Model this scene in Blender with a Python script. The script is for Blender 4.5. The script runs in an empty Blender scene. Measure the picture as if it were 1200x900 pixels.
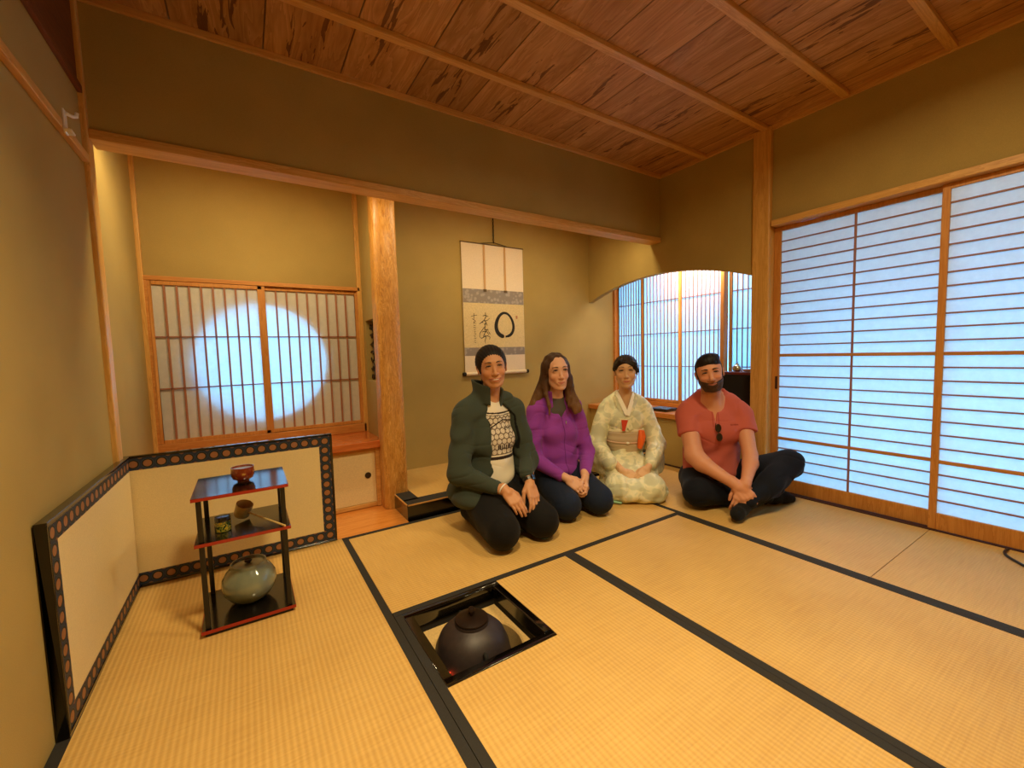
import bpy, bmesh, math, random
import numpy as np
from mathutils import Vector, Matrix
random.seed(4)
C = bpy.context.scene.collection
PI = math.pi

# ------------------------------------------------------------------ materials
def lin(c):
    return tuple(((v/255)/12.92 if v/255 <= .04045 else ((v/255+.055)/1.055)**2.4) for v in c) + (1.0,)
def newmat(name):
    m = bpy.data.materials.new(name); m.use_nodes = True
    nt = m.node_tree; nt.nodes.clear()
    out = nt.nodes.new('ShaderNodeOutputMaterial')
    b = nt.nodes.new('ShaderNodeBsdfPrincipled')
    nt.links.new(b.outputs[0], out.inputs[0])
    return m, nt, b, out
def N(nt, t, **kw):
    n = nt.nodes.new(t)
    for k, v in kw.items():
        if k in n.inputs: n.inputs[k].default_value = v
        else: setattr(n, k, v)
    return n
def math_node(nt, op, a, b=None, c=None):
    n = nt.nodes.new('ShaderNodeMath'); n.operation = op
    for i, v in enumerate((a, b, c)):
        if v is None: continue
        if isinstance(v, (int, float)): n.inputs[i].default_value = v
        else: nt.links.new(v, n.inputs[i])
    return n.outputs[0]
def coords(nt, scale=(1,1,1), loc=(0,0,0), kind='Object'):
    tc = nt.nodes.new('ShaderNodeTexCoord'); mp = nt.nodes.new('ShaderNodeMapping')
    mp.inputs['Scale'].default_value = scale; mp.inputs['Location'].default_value = loc
    nt.links.new(tc.outputs[kind], mp.inputs['Vector'])
    return mp.outputs[0]
def ramp(nt, fac, stops):
    r = nt.nodes.new('ShaderNodeValToRGB'); nt.links.new(fac, r.inputs[0])
    e = r.color_ramp.elements
    while len(e) < len(stops): e.new(.5)
    for x, (p, c) in zip(e, stops): x.position = p; x.color = c
    return r.outputs[0]
def bump(nt, b, h, strength=.3, dist=.01):
    n = N(nt, 'ShaderNodeBump', Strength=strength, Distance=dist)
    nt.links.new(h, n.inputs['Height']); nt.links.new(n.outputs[0], b.inputs['Normal'])
def plain(name, c, rough=.6, metal=0, spec=.5, coat=0, noise=0, nscale=60, bumps=0, bdist=.002):
    m, nt, b, o = newmat(name)
    b.inputs['Base Color'].default_value = lin(c); b.inputs['Roughness'].default_value = rough
    b.inputs['Metallic'].default_value = metal; b.inputs['Specular IOR Level'].default_value = spec
    b.inputs['Coat Weight'].default_value = coat
    if noise or bumps:
        t = N(nt, 'ShaderNodeTexNoise', Scale=nscale, Detail=4.0); nt.links.new(coords(nt), t.inputs['Vector'])
        if noise:
            c1 = lin(tuple(max(0, v*(1-noise)) for v in c)); c2 = lin(tuple(min(255, v*(1+noise)) for v in c))
            nt.links.new(ramp(nt, t.outputs[0], [(.3, c1), (.7, c2)]), b.inputs['Base Color'])
        if bumps: bump(nt, b, t.outputs[0], bumps, bdist)
    return m
def wood(name, c1, c2, axis='x', rough=.45, fine=1., spec=.4, rings=7.0, coat=0.):
    m, nt, b, o = newmat(name)
    s = {'x': (1.2, 16, 16), 'y': (16, 1.2, 16), 'z': (16, 16, 1.2)}[axis]
    v = coords(nt, tuple(x*fine for x in s))
    t = N(nt, 'ShaderNodeTexNoise', Scale=1.3, Detail=5.0, Roughness=.6, Distortion=.5); nt.links.new(v, t.inputs['Vector'])
    w = math_node(nt, 'FRACT', math_node(nt, 'MULTIPLY', t.outputs[0], rings))
    mix = math_node(nt, 'ADD', math_node(nt, 'MULTIPLY', w, .35), math_node(nt, 'MULTIPLY', t.outputs[0], .75))
    nt.links.new(ramp(nt, mix, [(.25, lin(c1)), (.8, lin(c2))]), b.inputs['Base Color'])
    b.inputs['Roughness'].default_value = rough; b.inputs['Specular IOR Level'].default_value = spec
    b.inputs['Coat Weight'].default_value = coat; b.inputs['Coat Roughness'].default_value = .15
    bump(nt, b, t.outputs[0], .12, .002)
    return m
M = {}
# plaster: khaki clay with fine straw and sand grain
def plaster(name, c):
    m, nt, b, o = newmat(name)
    v = coords(nt)
    t = N(nt, 'ShaderNodeTexNoise', Scale=420.0, Detail=3.0); nt.links.new(v, t.inputs['Vector'])
    t2 = N(nt, 'ShaderNodeTexNoise', Scale=2.2, Detail=3.0); nt.links.new(v, t2.inputs['Vector'])
    mix = math_node(nt, 'ADD', math_node(nt, 'MULTIPLY', t.outputs[0], .5), math_node(nt, 'MULTIPLY', t2.outputs[0], .5))
    lo = lin(tuple(x*.93 for x in c)); hi = lin(tuple(min(255, x*1.05) for x in c))
    nt.links.new(ramp(nt, mix, [(.35, lo), (.65, hi)]), b.inputs['Base Color'])
    b.inputs['Roughness'].default_value = .95; b.inputs['Specular IOR Level'].default_value = .1
    bump(nt, b, t.outputs[0], .25, .0015)
    return m
M['plaster'] = plaster('khaki_clay_plaster', (172, 147, 88))
M['hinoki_x'] = wood('hinoki_x', (188, 134, 66), (220, 170, 98), 'x')
M['hinoki_y'] = wood('hinoki_y', (188, 134, 66), (220, 170, 98), 'y')
M['hinoki_z'] = wood('hinoki_z', (190, 138, 64), (222, 172, 96), 'z', coat=.15)
M['frame_z'] = wood('shoji_frame_z', (178, 114, 52), (206, 144, 74), 'z')
M['frame_y'] = wood('shoji_frame_y', (176, 112, 52), (204, 142, 74), 'y')
M['frame_x'] = wood('shoji_frame_x', (178, 114, 52), (206, 144, 74), 'x')
M['kumiko'] = plain('lattice_cedar', (158, 104, 76), .6)
M['shelf_wood'] = wood('counter_board', (176, 84, 34), (204, 112, 52), 'x', rough=.2, coat=.35)
M['ledge_wood'] = wood('ledge_board', (180, 108, 44), (206, 134, 66), 'y', rough=.3, coat=.2)
M['floor_wood'] = wood('alcove_floorboard', (198, 118, 44), (226, 150, 72), 'x', rough=.22, coat=.4)

def make_pillar_mat():
    m, nt, b, o = newmat('burl_pillar')
    v = coords(nt, (14, 14, 1.6))
    t = N(nt, 'ShaderNodeTexNoise', Scale=1.6, Detail=6.0, Roughness=.62, Distortion=1.8); nt.links.new(v, t.inputs['Vector'])
    v2 = coords(nt, (60, 60, 9))
    t2 = N(nt, 'ShaderNodeTexNoise', Scale=1.0, Detail=4.0, Distortion=.8); nt.links.new(v2, t2.inputs['Vector'])
    w = math_node(nt, 'FRACT', math_node(nt, 'MULTIPLY', t.outputs[0], 9.0))
    mix = math_node(nt, 'ADD', math_node(nt, 'MULTIPLY', w, .4), math_node(nt, 'MULTIPLY', t2.outputs[0], .6))
    nt.links.new(ramp(nt, mix, [(.2, lin((160, 100, 36))), (.55, lin((206, 146, 66))), (.85, lin((230, 180, 106)))]), b.inputs['Base Color'])
    b.inputs['Roughness'].default_value = .35; b.inputs['Coat Weight'].default_value = .2; b.inputs['Coat Roughness'].default_value = .2
    bump(nt, b, mix, .35, .006)
    return m
M['pillar'] = make_pillar_mat()

def ceiling_mat():
    m, nt, b, o = newmat('cedar_ceiling_board')
    tc = nt.nodes.new('ShaderNodeTexCoord'); sp = nt.nodes.new('ShaderNodeSeparateXYZ'); nt.links.new(tc.outputs['Object'], sp.inputs[0])
    idx = math_node(nt, 'FLOOR', math_node(nt, 'DIVIDE', math_node(nt, 'ADD', sp.outputs[0], .988), .358))
    fr = math_node(nt, 'FRACT', math_node(nt, 'DIVIDE', math_node(nt, 'ADD', sp.outputs[0], .988), .358))
    wn = nt.nodes.new('ShaderNodeTexWhiteNoise'); wn.noise_dimensions = '1D'; nt.links.new(idx, wn.inputs['W'])
    # distance from the heart of the board, warped, gives cathedral figure
    cmb = nt.nodes.new('ShaderNodeCombineXYZ')
    nt.links.new(math_node(nt, 'MULTIPLY', sp.outputs[0], 9.0), cmb.inputs[0])
    nt.links.new(math_node(nt, 'ADD', math_node(nt, 'MULTIPLY', sp.outputs[1], 1.1), math_node(nt, 'MULTIPLY', wn.outputs[0], 40.0)), cmb.inputs[1])
    nt.links.new(math_node(nt, 'MULTIPLY', wn.outputs[0], 7.0), cmb.inputs[2])
    t = N(nt, 'ShaderNodeTexNoise', Scale=1.1, Detail=4.0, Roughness=.55, Distortion=.6); nt.links.new(cmb.outputs[0], t.inputs['Vector'])
    cen = math_node(nt, 'ABSOLUTE', math_node(nt, 'SUBTRACT', fr, .5))
    w = math_node(nt, 'FRACT', math_node(nt, 'MULTIPLY', math_node(nt, 'ADD', t.outputs[0], math_node(nt, 'MULTIPLY', cen, .5)), 9.0))
    cmb2 = nt.nodes.new('ShaderNodeCombineXYZ')
    nt.links.new(math_node(nt, 'MULTIPLY', sp.outputs[0], 34.0), cmb2.inputs[0])
    nt.links.new(math_node(nt, 'ADD', math_node(nt, 'MULTIPLY', sp.outputs[1], 4.5), math_node(nt, 'MULTIPLY', idx, 3.7)), cmb2.inputs[1])
    t2 = N(nt, 'ShaderNodeTexNoise', Scale=1.0, Detail=3.0, Distortion=.9); nt.links.new(cmb2.outputs[0], t2.inputs['Vector'])
    # dark resin flecks near the heart of the board
    fl = math_node(nt, 'MULTIPLY', math_node(nt, 'GREATER_THAN', t2.outputs[0], .575), math_node(nt, 'LESS_THAN', cen, .24))
    t3 = N(nt, 'ShaderNodeTexNoise', Scale=.9, Detail=1.0); nt.links.new(cmb.outputs[0], t3.inputs['Vector'])
    fl = math_node(nt, 'MULTIPLY', fl, math_node(nt, 'GREATER_THAN', t3.outputs[0], .5))
    col = ramp(nt, math_node(nt, 'ADD', math_node(nt, 'MULTIPLY', w, .24), math_node(nt, 'MULTIPLY', t.outputs[0], .8)), [(.25, lin((150, 100, 52))), (.55, lin((182, 130, 72))), (.8, lin((210, 158, 98)))])
    mx = nt.nodes.new('ShaderNodeMix'); mx.data_type = 'RGBA'
    nt.links.new(math_node(nt, 'MULTIPLY', fl, .72), mx.inputs[0]); nt.links.new(col, mx.inputs[6]); mx.inputs[7].default_value = lin((70, 30, 14))
    # thin dark seam between boards, and each board its own tone
    tone = math_node(nt, 'MULTIPLY', math_node(nt, 'ADD', .84, math_node(nt, 'MULTIPLY', wn.outputs[0], .26)), math_node(nt, 'ADD', .5, math_node(nt, 'MULTIPLY', math_node(nt, 'GREATER_THAN', math_node(nt, 'MINIMUM', fr, math_node(nt, 'SUBTRACT', 1.0, fr)), .011), .5)))
    hs = nt.nodes.new('ShaderNodeHueSaturation'); nt.links.new(mx.outputs[2], hs.inputs['Color']); nt.links.new(tone, hs.inputs['Value'])
    nt.links.new(hs.outputs[0], b.inputs['Base Color'])
    b.inputs['Roughness'].default_value = .55; b.inputs['Specular IOR Level'].default_value = .25
    return m
M['ceiling'] = ceiling_mat()

def tatami_mat_material(name, ribaxis):
    m, nt, b, o = newmat(name)
    tc = nt.nodes.new('ShaderNodeTexCoord'); sp = nt.nodes.new('ShaderNodeSeparateXYZ'); nt.links.new(tc.outputs['Object'], sp.inputs[0])
    across, along = (sp.outputs[1], sp.outputs[0]) if ribaxis == 'x' else (sp.outputs[0], sp.outputs[1])
    a = math_node(nt, 'SINE', math_node(nt, 'MULTIPLY', across, 2*PI/.0165))
    half = math_node(nt, 'FLOOR', math_node(nt, 'DIVIDE', across, .0165))
    r = math_node(nt, 'SINE', math_node(nt, 'ADD', math_node(nt, 'MULTIPLY', along, 2*PI/.0042), math_node(nt, 'MULTIPLY', half, PI)))
    v = coords(nt, (160, 7, 1) if ribaxis == 'x' else (7, 160, 1))
    t = N(nt, 'ShaderNodeTexNoise', Scale=1.0, Detail=3.0); nt.links.new(v, t.inputs['Vector'])
    v3 = coords(nt)
    t3 = N(nt, 'ShaderNodeTexNoise', Scale=3.0, Detail=3.0); nt.links.new(v3, t3.inputs['Vector'])
    mix = math_node(nt, 'ADD', math_node(nt, 'MULTIPLY', t.outputs[0], .45),
          math_node(nt, 'ADD', math_node(nt, 'MULTIPLY', t3.outputs[0], .35), math_node(nt, 'MULTIPLY', math_node(nt, 'ADD', a, 1.0), .1)))
    nt.links.new(ramp(nt, mix, [(.28, lin((190, 148, 82))), (.72, lin((218, 178, 106)))]), b.inputs['Base Color'])
    h = math_node(nt, 'ADD', math_node(nt, 'MULTIPLY', a, .8), math_node(nt, 'MULTIPLY', r, .2))
    bump(nt, b, h, .45, .0012)
    b.inputs['Roughness'].default_value = .55; b.inputs['Specular IOR Level'].default_value = .3
    return m
M['tatami_x'] = tatami_mat_material('rush_ribs_x', 'x')
M['tatami_y'] = tatami_mat_material('rush_ribs_y', 'y')
M['heri'] = plain('black_cloth_border', (38, 34, 30), .85, noise=.15, nscale=300)
M['black_lacquer'] = plain('black_lacquer', (14, 11, 10), .14, coat=.5)
M['black_lacquer'].node_tree.nodes['Principled BSDF'].inputs['Coat Roughness'].default_value = .12
M['black_satin'] = plain('black_satin', (20, 17, 15), .3)
M['red_lacquer'] = plain('red_lacquer_edge', (150, 26, 14), .25, coat=.4)
M['redbrown'] = plain('red_brown_lacquer', (96, 28, 18), .3)
M['gap_dark'] = plain('groove_dark', (60, 26, 10), .8)

def paper(name, c, trans, rough=.9, sc=30.0):
    m, nt, b, o = newmat(name)
    nt.nodes.remove(b)
    v = coords(nt); t = N(nt, 'ShaderNodeTexNoise', Scale=sc, Detail=5.0, Roughness=.7); nt.links.new(v, t.inputs['Vector'])
    cc = ramp(nt, t.outputs[0], [(.3, lin(tuple(x*.96 for x in c))), (.7, lin(c))])
    d = N(nt, 'ShaderNodeBsdfDiffuse'); tr = N(nt, 'ShaderNodeBsdfTranslucent')
    nt.links.new(cc, d.inputs[0]); nt.links.new(cc, tr.inputs[0])
    mx = N(nt, 'ShaderNodeMixShader'); mx.inputs[0].default_value = trans
    nt.links.new(d.outputs[0], mx.inputs[1]); nt.links.new(tr.outputs[0], mx.inputs[2]); nt.links.new(mx.outputs[0], o.inputs[0])
    return m
M['washi'] = paper('shoji_paper', (242, 238, 230), .44)
M['fusuma_paper'] = plain('sliding_panel_paper', (226, 206, 158), .85, noise=.04, nscale=200)
M['gold_paper'] = plain('screen_paper', (226, 204, 150), .7, noise=.03, nscale=300, spec=.3)
M['white_paper'] = plain('scroll_paper', (226, 206, 178), .85, noise=.03, nscale=150)
M['cream_paper'] = plain('scroll_art_paper', (214, 190, 140), .85, noise=.05, nscale=90)
M['ink'] = plain('sumi_ink', (26, 20, 16), .8)
M['ink_pale'] = plain('pale_sumi_ink', (96, 78, 54), .8)
M['seal'] = plain('faded_seal', (176, 120, 90), .8)
def silk():
    m, nt, b, o = newmat('grey_brocade')
    v = coords(nt); t = N(nt, 'ShaderNodeTexVoronoi', Scale=28.0); nt.links.new(v, t.inputs['Vector'])
    nt.links.new(ramp(nt, t.outputs[0], [(.3, lin((164, 152, 140))), (.5, lin((138, 126, 116)))]), b.inputs['Base Color'])
    b.inputs['Roughness'].default_value = .6
    return m
M['grey_silk'] = silk()
def brocade():
    m, nt, b, o = newmat('navy_medallion_brocade')
    uv = nt.nodes.new('ShaderNodeTexCoord'); sp = nt.nodes.new('ShaderNodeSeparateXYZ'); nt.links.new(uv.outputs['UV'], sp.inputs[0])
    fu = math_node(nt, 'SUBTRACT', math_node(nt, 'FRACT', sp.outputs[0]), .5); fv = sp.outputs[1]
    d = math_node(nt, 'SQRT', math_node(nt, 'ADD', math_node(nt, 'MULTIPLY', fu, fu), math_node(nt, 'MULTIPLY', fv, fv)))
    fu2 = math_node(nt, 'SUBTRACT', math_node(nt, 'FRACT', math_node(nt, 'ADD', sp.outputs[0], .5)), .5); fv2 = math_node(nt, 'SUBTRACT', .62, math_node(nt, 'ABSOLUTE', fv))
    d2 = math_node(nt, 'SQRT', math_node(nt, 'ADD', math_node(nt, 'MULTIPLY', fu2, fu2), math_node(nt, 'MULTIPLY', fv2, fv2)))
    c1 = ramp(nt, d, [(0, lin((150, 100, 62))), (.30, lin((150, 100, 62))), (.32, lin((12, 12, 16))), (.42, lin((12, 12, 16))), (.43, lin((60, 92, 100))), (.46, lin((24, 36, 62)))])
    c1n = nt.nodes[-1]; c1n.color_ramp.interpolation = 'LINEAR'
    g = math_node(nt, 'LESS_THAN', d2, .18)
    mx = nt.nodes.new('ShaderNodeMix'); mx.data_type = 'RGBA'; nt.links.new(g, mx.inputs[0]); nt.links.new(c1, mx.inputs[6]); mx.inputs[7].default_value = lin((120, 84, 60))
    nt.links.new(mx.outputs[2], b.inputs['Base Color']); b.inputs['Roughness'].default_value = .55
    return m
M['brocade'] = brocade()
def celadon():
    m, nt, b, o = newmat('celadon_glaze')
    v = coords(nt); t = N(nt, 'ShaderNodeTexNoise', Scale=9.0, Detail=4.0); nt.links.new(v, t.inputs['Vector'])
    nt.links.new(ramp(nt, t.outputs[0], [(.3, lin((104, 112, 96))), (.7, lin((134, 138, 116)))]), b.inputs['Base Color'])
    b.inputs['Roughness'].default_value = .12; b.inputs['Coat Weight'].default_value = .5
    return m
M['celadon'] = celadon()
M['iron'] = plain('cast_iron_kettle', (48, 38, 38), .5, metal=.2, noise=.1, nscale=40, bumps=.3)
M['bronze'] = plain('bronze_lid', (40, 27, 21), .35, metal=.5)
M['clay'] = plain('hearth_clay', (206, 172, 112), .9, noise=.05, nscale=120)
M['ash'] = plain('hearth_ash', (88, 76, 64), .95, noise=.2, nscale=60, bumps=.5, bdist=.01)
M['charcoal'] = plain('charcoal', (18, 15, 14), .9)
M['bamboo'] = wood('bamboo_ladle', (196, 164, 96), (222, 194, 130), 'x', rough=.4)
M['white_plastic'] = plain('white_plastic', (228, 222, 214), .4)
M['cable'] = plain('black_cable', (24, 22, 24), .45)
M['silver'] = plain('silver_metal', (200, 200, 200), .2, metal=1)
M['porcelain'] = plain('white_porcelain', (230, 226, 216), .2)
M['brass'] = plain('dark_brass', (58, 46, 30), .4, metal=.5)
def teabowl():
    m, nt, b, o = newmat('red_lacquer_bowl')
    v = coords(nt); t = N(nt, 'ShaderNodeTexNoise', Scale=45.0, Detail=2.0); nt.links.new(v, t.inputs['Vector'])
    nt.links.new(ramp(nt, t.outputs[0], [(.45, lin((120, 40, 20))), (.62, lin((150, 66, 28))), (.66, lin((190, 140, 60)))]), b.inputs['Base Color'])
    b.inputs['Roughness'].default_value = .15; b.inputs['Coat Weight'].default_value = .5
    return m
M['bowl'] = teabowl()
def caddy():
    m, nt, b, o = newmat('caddy_gold_green')
    v = coords(nt); t = N(nt, 'ShaderNodeTexNoise', Scale=48.0, Detail=2.0, Distortion=1.0); nt.links.new(v, t.inputs['Vector'])
    nt.links.new(ramp(nt, t.outputs[0], [(.36, lin((16, 26, 14))), (.45, lin((90, 110, 40))), (.54, lin((196, 160, 40))), (.6, lin((60, 90, 40))), (.68, lin((18, 22, 14)))]), b.inputs['Base Color'])
    b.inputs['Roughness'].default_value = .15; b.inputs['Coat Weight'].default_value = .5
    return m
M['caddy'] = caddy()
def ember():
    m, nt, b, o = newmat('glowing_ember')
    b.inputs['Base Color'].default_value = lin((60, 20, 12)); b.inputs['Emission Color'].default_value = lin((255, 70, 30)); b.inputs['Emission Strength'].default_value = 6.0
    return m
M['ember'] = ember()

# ------------------------------------------------------------------ mesh helpers
class MB:
    def __init__(s): s.v, s.f, s.uv, s.mi = [], [], {}, {}
    def add(s, vs, fs, mi=0, uvs=None):
        o = len(s.v); s.v += [tuple(v) for v in vs]
        for k, f in enumerate(fs):
            if mi: s.mi[len(s.f)] = mi
            if uvs: s.uv[len(s.f)] = uvs[k]
            s.f.append([i+o for i in f])
        return s
    def box(s, x0, x1, y0, y1, z0, z1, mi=0):
        vs = [(x, y, z) for x in (x0, x1) for y in (y0, y1) for z in (z0, z1)]
        return s.add(vs, [(0,1,3,2), (4,6,7,5), (0,4,5,1), (2,3,7,6), (0,2,6,4), (1,5,7,3)], mi)
    def prism(s, pts, axis, a, b, mi=0):
        # pts: closed 2D outline in the other two axes (x,y / x,z / y,z), extruded along axis
        n = len(pts)
        def P(p, t): return {'x': (t, p[0], p[1]), 'y': (p[0], t, p[1]), 'z': (p[0], p[1], t)}[axis]
        vs = [P(p, a) for p in pts] + [P(p, b) for p in pts]
        return s.add(vs, [list(range(n))[::-1], list(range(n, 2*n))] + [(i, (i+1) % n, n+(i+1) % n, n+i) for i in range(n)], mi)
    def tube(s, pts, r, n=10, cap=True, mi=0, flat=None):
        pts = [Vector(p) for p in pts]; rs = r if isinstance(r, (list, tuple)) else [r]*len(pts)
        vs, fs = [], []; up = Vector((0, 0, 1)); prev = None
        for i, p in enumerate(pts):
            t = (pts[min(i+1, len(pts)-1)] - pts[max(i-1, 0)]).normalized()
            if prev is None: a = t.cross(up if abs(t.z) < .9 else Vector((1, 0, 0))).normalized()
            else: a = (prev - t*prev.dot(t)).normalized()
            prev = a; b = t.cross(a)
            for k in range(n):
                q = 2*PI*k/n; fl = flat if flat else 1
                vs.append(p + a*math.cos(q)*rs[i] + b*math.sin(q)*rs[i]*fl)
        for i in range(len(pts)-1):
            for k in range(n): fs.append((i*n+k, i*n+(k+1) % n, (i+1)*n+(k+1) % n, (i+1)*n+k))
        if cap: fs += [list(range(n))[::-1], [(len(pts)-1)*n+k for k in range(n)]]
        return s.add(vs, fs, mi)
    def lathe(s, prof, c=(0,0,0), n=40, mi=0, closed=False):
        vs, fs = [], []
        for r, z in prof:
            for k in range(n): q = 2*PI*k/n; vs.append((c[0]+r*math.cos(q), c[1]+r*math.sin(q), c[2]+z))
        m = len(prof)
        for i in range(m-1):
            for k in range(n): fs.append((i*n+k, i*n+(k+1) % n, (i+1)*n+(k+1) % n, (i+1)*n+k))
        if prof[0][0] > 1e-5: fs.append(list(range(n))[::-1])
        if prof[-1][0] > 1e-5: fs.append([(m-1)*n+k for k in range(n)])
        return s.add(vs, fs, mi)
    def build(s, name, mat, parent=None, smooth=False, bevel=0., seg=2, loc=None):
        me = bpy.data.meshes.new(name)
        me.from_pydata([tuple(v) for v in s.v], [], s.f)
        for mm in (mat if isinstance(mat, (list, tuple)) else [mat]): me.materials.append(mm)
        for i, m in s.mi.items(): me.polygons[i].material_index = m
        if s.uv:
            ul = me.uv_layers.new(name='UVMap')
            for i, uvs in s.uv.items():
                for li, q in zip(me.polygons[i].loop_indices, uvs): ul.data[li].uv = q
        bm = bmesh.new(); bm.from_mesh(me)
        bmesh.ops.remove_doubles(bm, verts=bm.verts, dist=1e-6)
        bmesh.ops.recalc_face_normals(bm, faces=bm.faces); bm.to_mesh(me); bm.free()
        if smooth:
            for p in me.polygons: p.use_smooth = True
            if smooth == 'auto': me.set_sharp_from_angle(angle=math.radians(38))
        o = bpy.data.objects.new(name, me); C.objects.link(o)
        if loc: o.location = loc
        if parent: o.parent = parent
        if bevel:
            b = o.modifiers.new('Bevel', 'BEVEL'); b.width = bevel; b.segments = seg; b.limit_method = 'ANGLE'; b.angle_limit = math.radians(40)
            for p in me.polygons: p.use_smooth = True
            w = o.modifiers.new('WN', 'WEIGHTED_NORMAL'); w.keep_sharp = True
        return o
def empty(name, loc=(0,0,0), rz=0):
    o = bpy.data.objects.new(name, None); C.objects.link(o); o.location = loc; o.rotation_euler.z = rz; o.empty_display_size = .1
    return o
def tag(o, label, cat, group=None, kind=None):
    o['label'] = label; o['category'] = cat
    if group: o['group'] = group
    if kind: o['kind'] = kind
    return o
def struct(o, label=None):
    o['kind'] = 'structure'
    if label: o['label'] = label
    return o
# ------------------------------------------------------------------ room constants (metres)
XL, XR = -.95, 2.72
YB, YT, YK = .846, 1.76, -2.73        # lintel wall, alcove back wall, wall behind the camera
ZC = 2.561
W = .915
# floor and shell
struct(MB().box(XL-.1, 3.2, YK-.1, 1.86, -.75, -.5).build('floor', M['floor_wood']))
f = struct(MB().box(XL, 3.15, YK, -.50, -.12, -.052).box(XL, 0.02, -.50, .91, -.12, -.052).box(.48, 3.15, -.5, .94, -.12, -.052).box(.02, .48, .006, .91, -.12, -.052).build('floor', M['black_satin']))
struct(MB().box(XL, .372, .912, 1.80, -.12, -.002).build('floor', M['floor_wood']))
struct(MB().box(XL-.1, XL, YK-.1, 1.86, -.5, 2.17).build('wall_left', M['plaster']))
cb = MB(); cb.box(XL-.1, XL+.004, YK-.1, YB, 2.17, 2.66)
M['cedar_y'] = wood('dark_cedar_board', (92, 50, 24), (124, 70, 36), 'y', rough=.6, rings=9)
struct(cb.build('wall_left_upper', M['cedar_y']))
struct(MB().box(XL-.1, XL, YB, 1.86, 2.17, 2.66).build('wall_left_alcove', M['plaster']))
struct(MB().box(XL, XL+.016, YK, YB-.02, 2.155, 2.185).build('trim_1', M['cedar_y'], bevel=.002))
struct(MB().box(XL-.1, 3.2, YK-.1, YK, -.5, 2.66).build('wall_rear', M['plaster']))
struct(MB().box(XL, XR+.06, YB, YB+.06, 2.02, ZC).build('wall_back', M['plaster']))
# alcove back wall with the round opening
def wall_round():
    cx, cz, r = -.322, 1.03, .392
    x0, x1, z0, z1 = -.93, .318, .53, 1.57
    n = 96; mb = MB(); ring = []; outer = []
    for k in range(n):
        a = 2*PI*k/n; ring.append((cx+r*math.cos(a), cz+r*math.sin(a)))
        t = min(((x1-cx)/math.cos(a) if math.cos(a) > 1e-6 else 1e9), ((x0-cx)/math.cos(a) if math.cos(a) < -1e-6 else 1e9),
                ((z1-cz)/math.sin(a) if math.sin(a) > 1e-6 else 1e9), ((z0-cz)/math.sin(a) if math.sin(a) < -1e-6 else 1e9))
        outer.append((cx+t*math.cos(a), cz+t*math.sin(a)))
    vs = [(x, YT+.016, z) for x, z in ring] + [(x, YT+.016, z) for x, z in outer] + [(x, YT+.1, z) for x, z in ring]
    fs = [(k, (k+1) % n, n+(k+1) % n, n+k) for k in range(n)] + [(k, 2*n+k, 2*n+(k+1) % n, (k+1) % n) for k in range(n)]
    mb.add(vs, fs)
    for cxx, czz in ((x0, z0), (x0, z1), (x1, z0), (x1, z1)):   # close the corners of the star-shaped fan
        near = sorted(range(n), key=lambda k: (outer[k][0]-cxx)**2+(outer[k][1]-czz)**2)[:2]
        mb.add([(outer[near[0]][0], YT+.016, outer[near[0]][1]), (cxx, YT+.016, czz), (outer[near[1]][0], YT+.016, outer[near[1]][1])], [(0, 1, 2)])
    mb.box(x0-.02, x0, YT+.0, YT+.1, z0, z1); 
    return mb
M['grey_wall'] = plain('outer_board', (196, 176, 150), .9)
struct(wall_round().build('wall_round_opening', M['grey_wall']))
wb = MB(); wb.box(XL-.1, XR+.5, YT, YT+.1, -.5, .53); wb.box(XL-.1, XR+.5, YT, YT+.1, 1.57, 2.66); wb.box(XL-.1, -.93, YT, YT+.1, .53, 1.57); wb.box(.318, XR+.5, YT, YT+.1, .53, 1.57)
struct(wb.build('wall_alcove_back', M['plaster']))
struct(MB().box(XL, XR+.06, YB+.06, YT, 2.46, 2.56).build('ceiling_alcove', M['hinoki_x']))
# partition between the two alcoves, with a small lattice opening
pm = MB(); py0, py1, pz0, pz1 = 1.36, 1.66, .875, 1.32
pm.box(.345, .43, 1.30, py0, 0, 2.46).box(.345, .43, py1, YT, 0, 2.46).box(.345, .43, py0, py1, 0, pz0).box(.345, .43, py0, py1, pz1, 2.46)
struct(pm.build('wall_partition', M['plaster']))
# right wall with the long arched opening
ya0, ya1 = .03, YT
arc = []
for k in range(49):
    y = ya0 + (ya1-ya0)*k/48
    u = (y-.90)/.86
    arc.append((y, 1.722 - .158*u*u - .0*u**4))
poly = [(ya0, ZC+.05)] + arc + [(ya1, ZC+.05)]
struct(MB().prism([(a, b) for a, b in poly], 'x', XR, XR+.06).build('wall_arch', M['plaster'], smooth='auto'))
struct(MB().box(XR, XR+.06, ya0, ya1, -.1, .43).build('wall_under_ledge', M['plaster']))
struct(MB().box(XR+.012, XR+.12, YK, -.06, 1.915, ZC+.05).box(XR+.012, XR+.12, YK, -1.80, -.1, 1.915).build('wall_right', M['plaster']))
# ceiling boards with shallow laps, and battens
cm = MB(); x = -.988; k = 0
while x < XR+.06:
    x1 = min(x+.358, XR+.06); cm.box(max(x, XL), x1-.003, YK, YB, ZC+.004, ZC+.03); x += .358; k += 1
cm.box(XL-.1, XR+.1, YK-.1, YB+.06, ZC+.02, ZC+.1)
struct(cm.build('ceiling', M['ceiling']))
for k, y in enumerate((.42, -.045, -.50, -.955, -1.41, -1.865, -2.32)):
    struct(MB().box(XL, XR+.05, y-.021, y+.021, ZC-.022, ZC+.004).build('ceiling_batten', M['hinoki_x'], bevel=.003))
struct(MB().box(XL, XR, YB-.016, YB, ZC-.03, ZC+.004).build('trim_2', M['hinoki_x'], bevel=.003))
struct(MB().box(XR-.004, XR+.014, YK, YB-.016, ZC-.03, ZC+.004).build('trim_3', M['hinoki_y'], bevel=.003))
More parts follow.
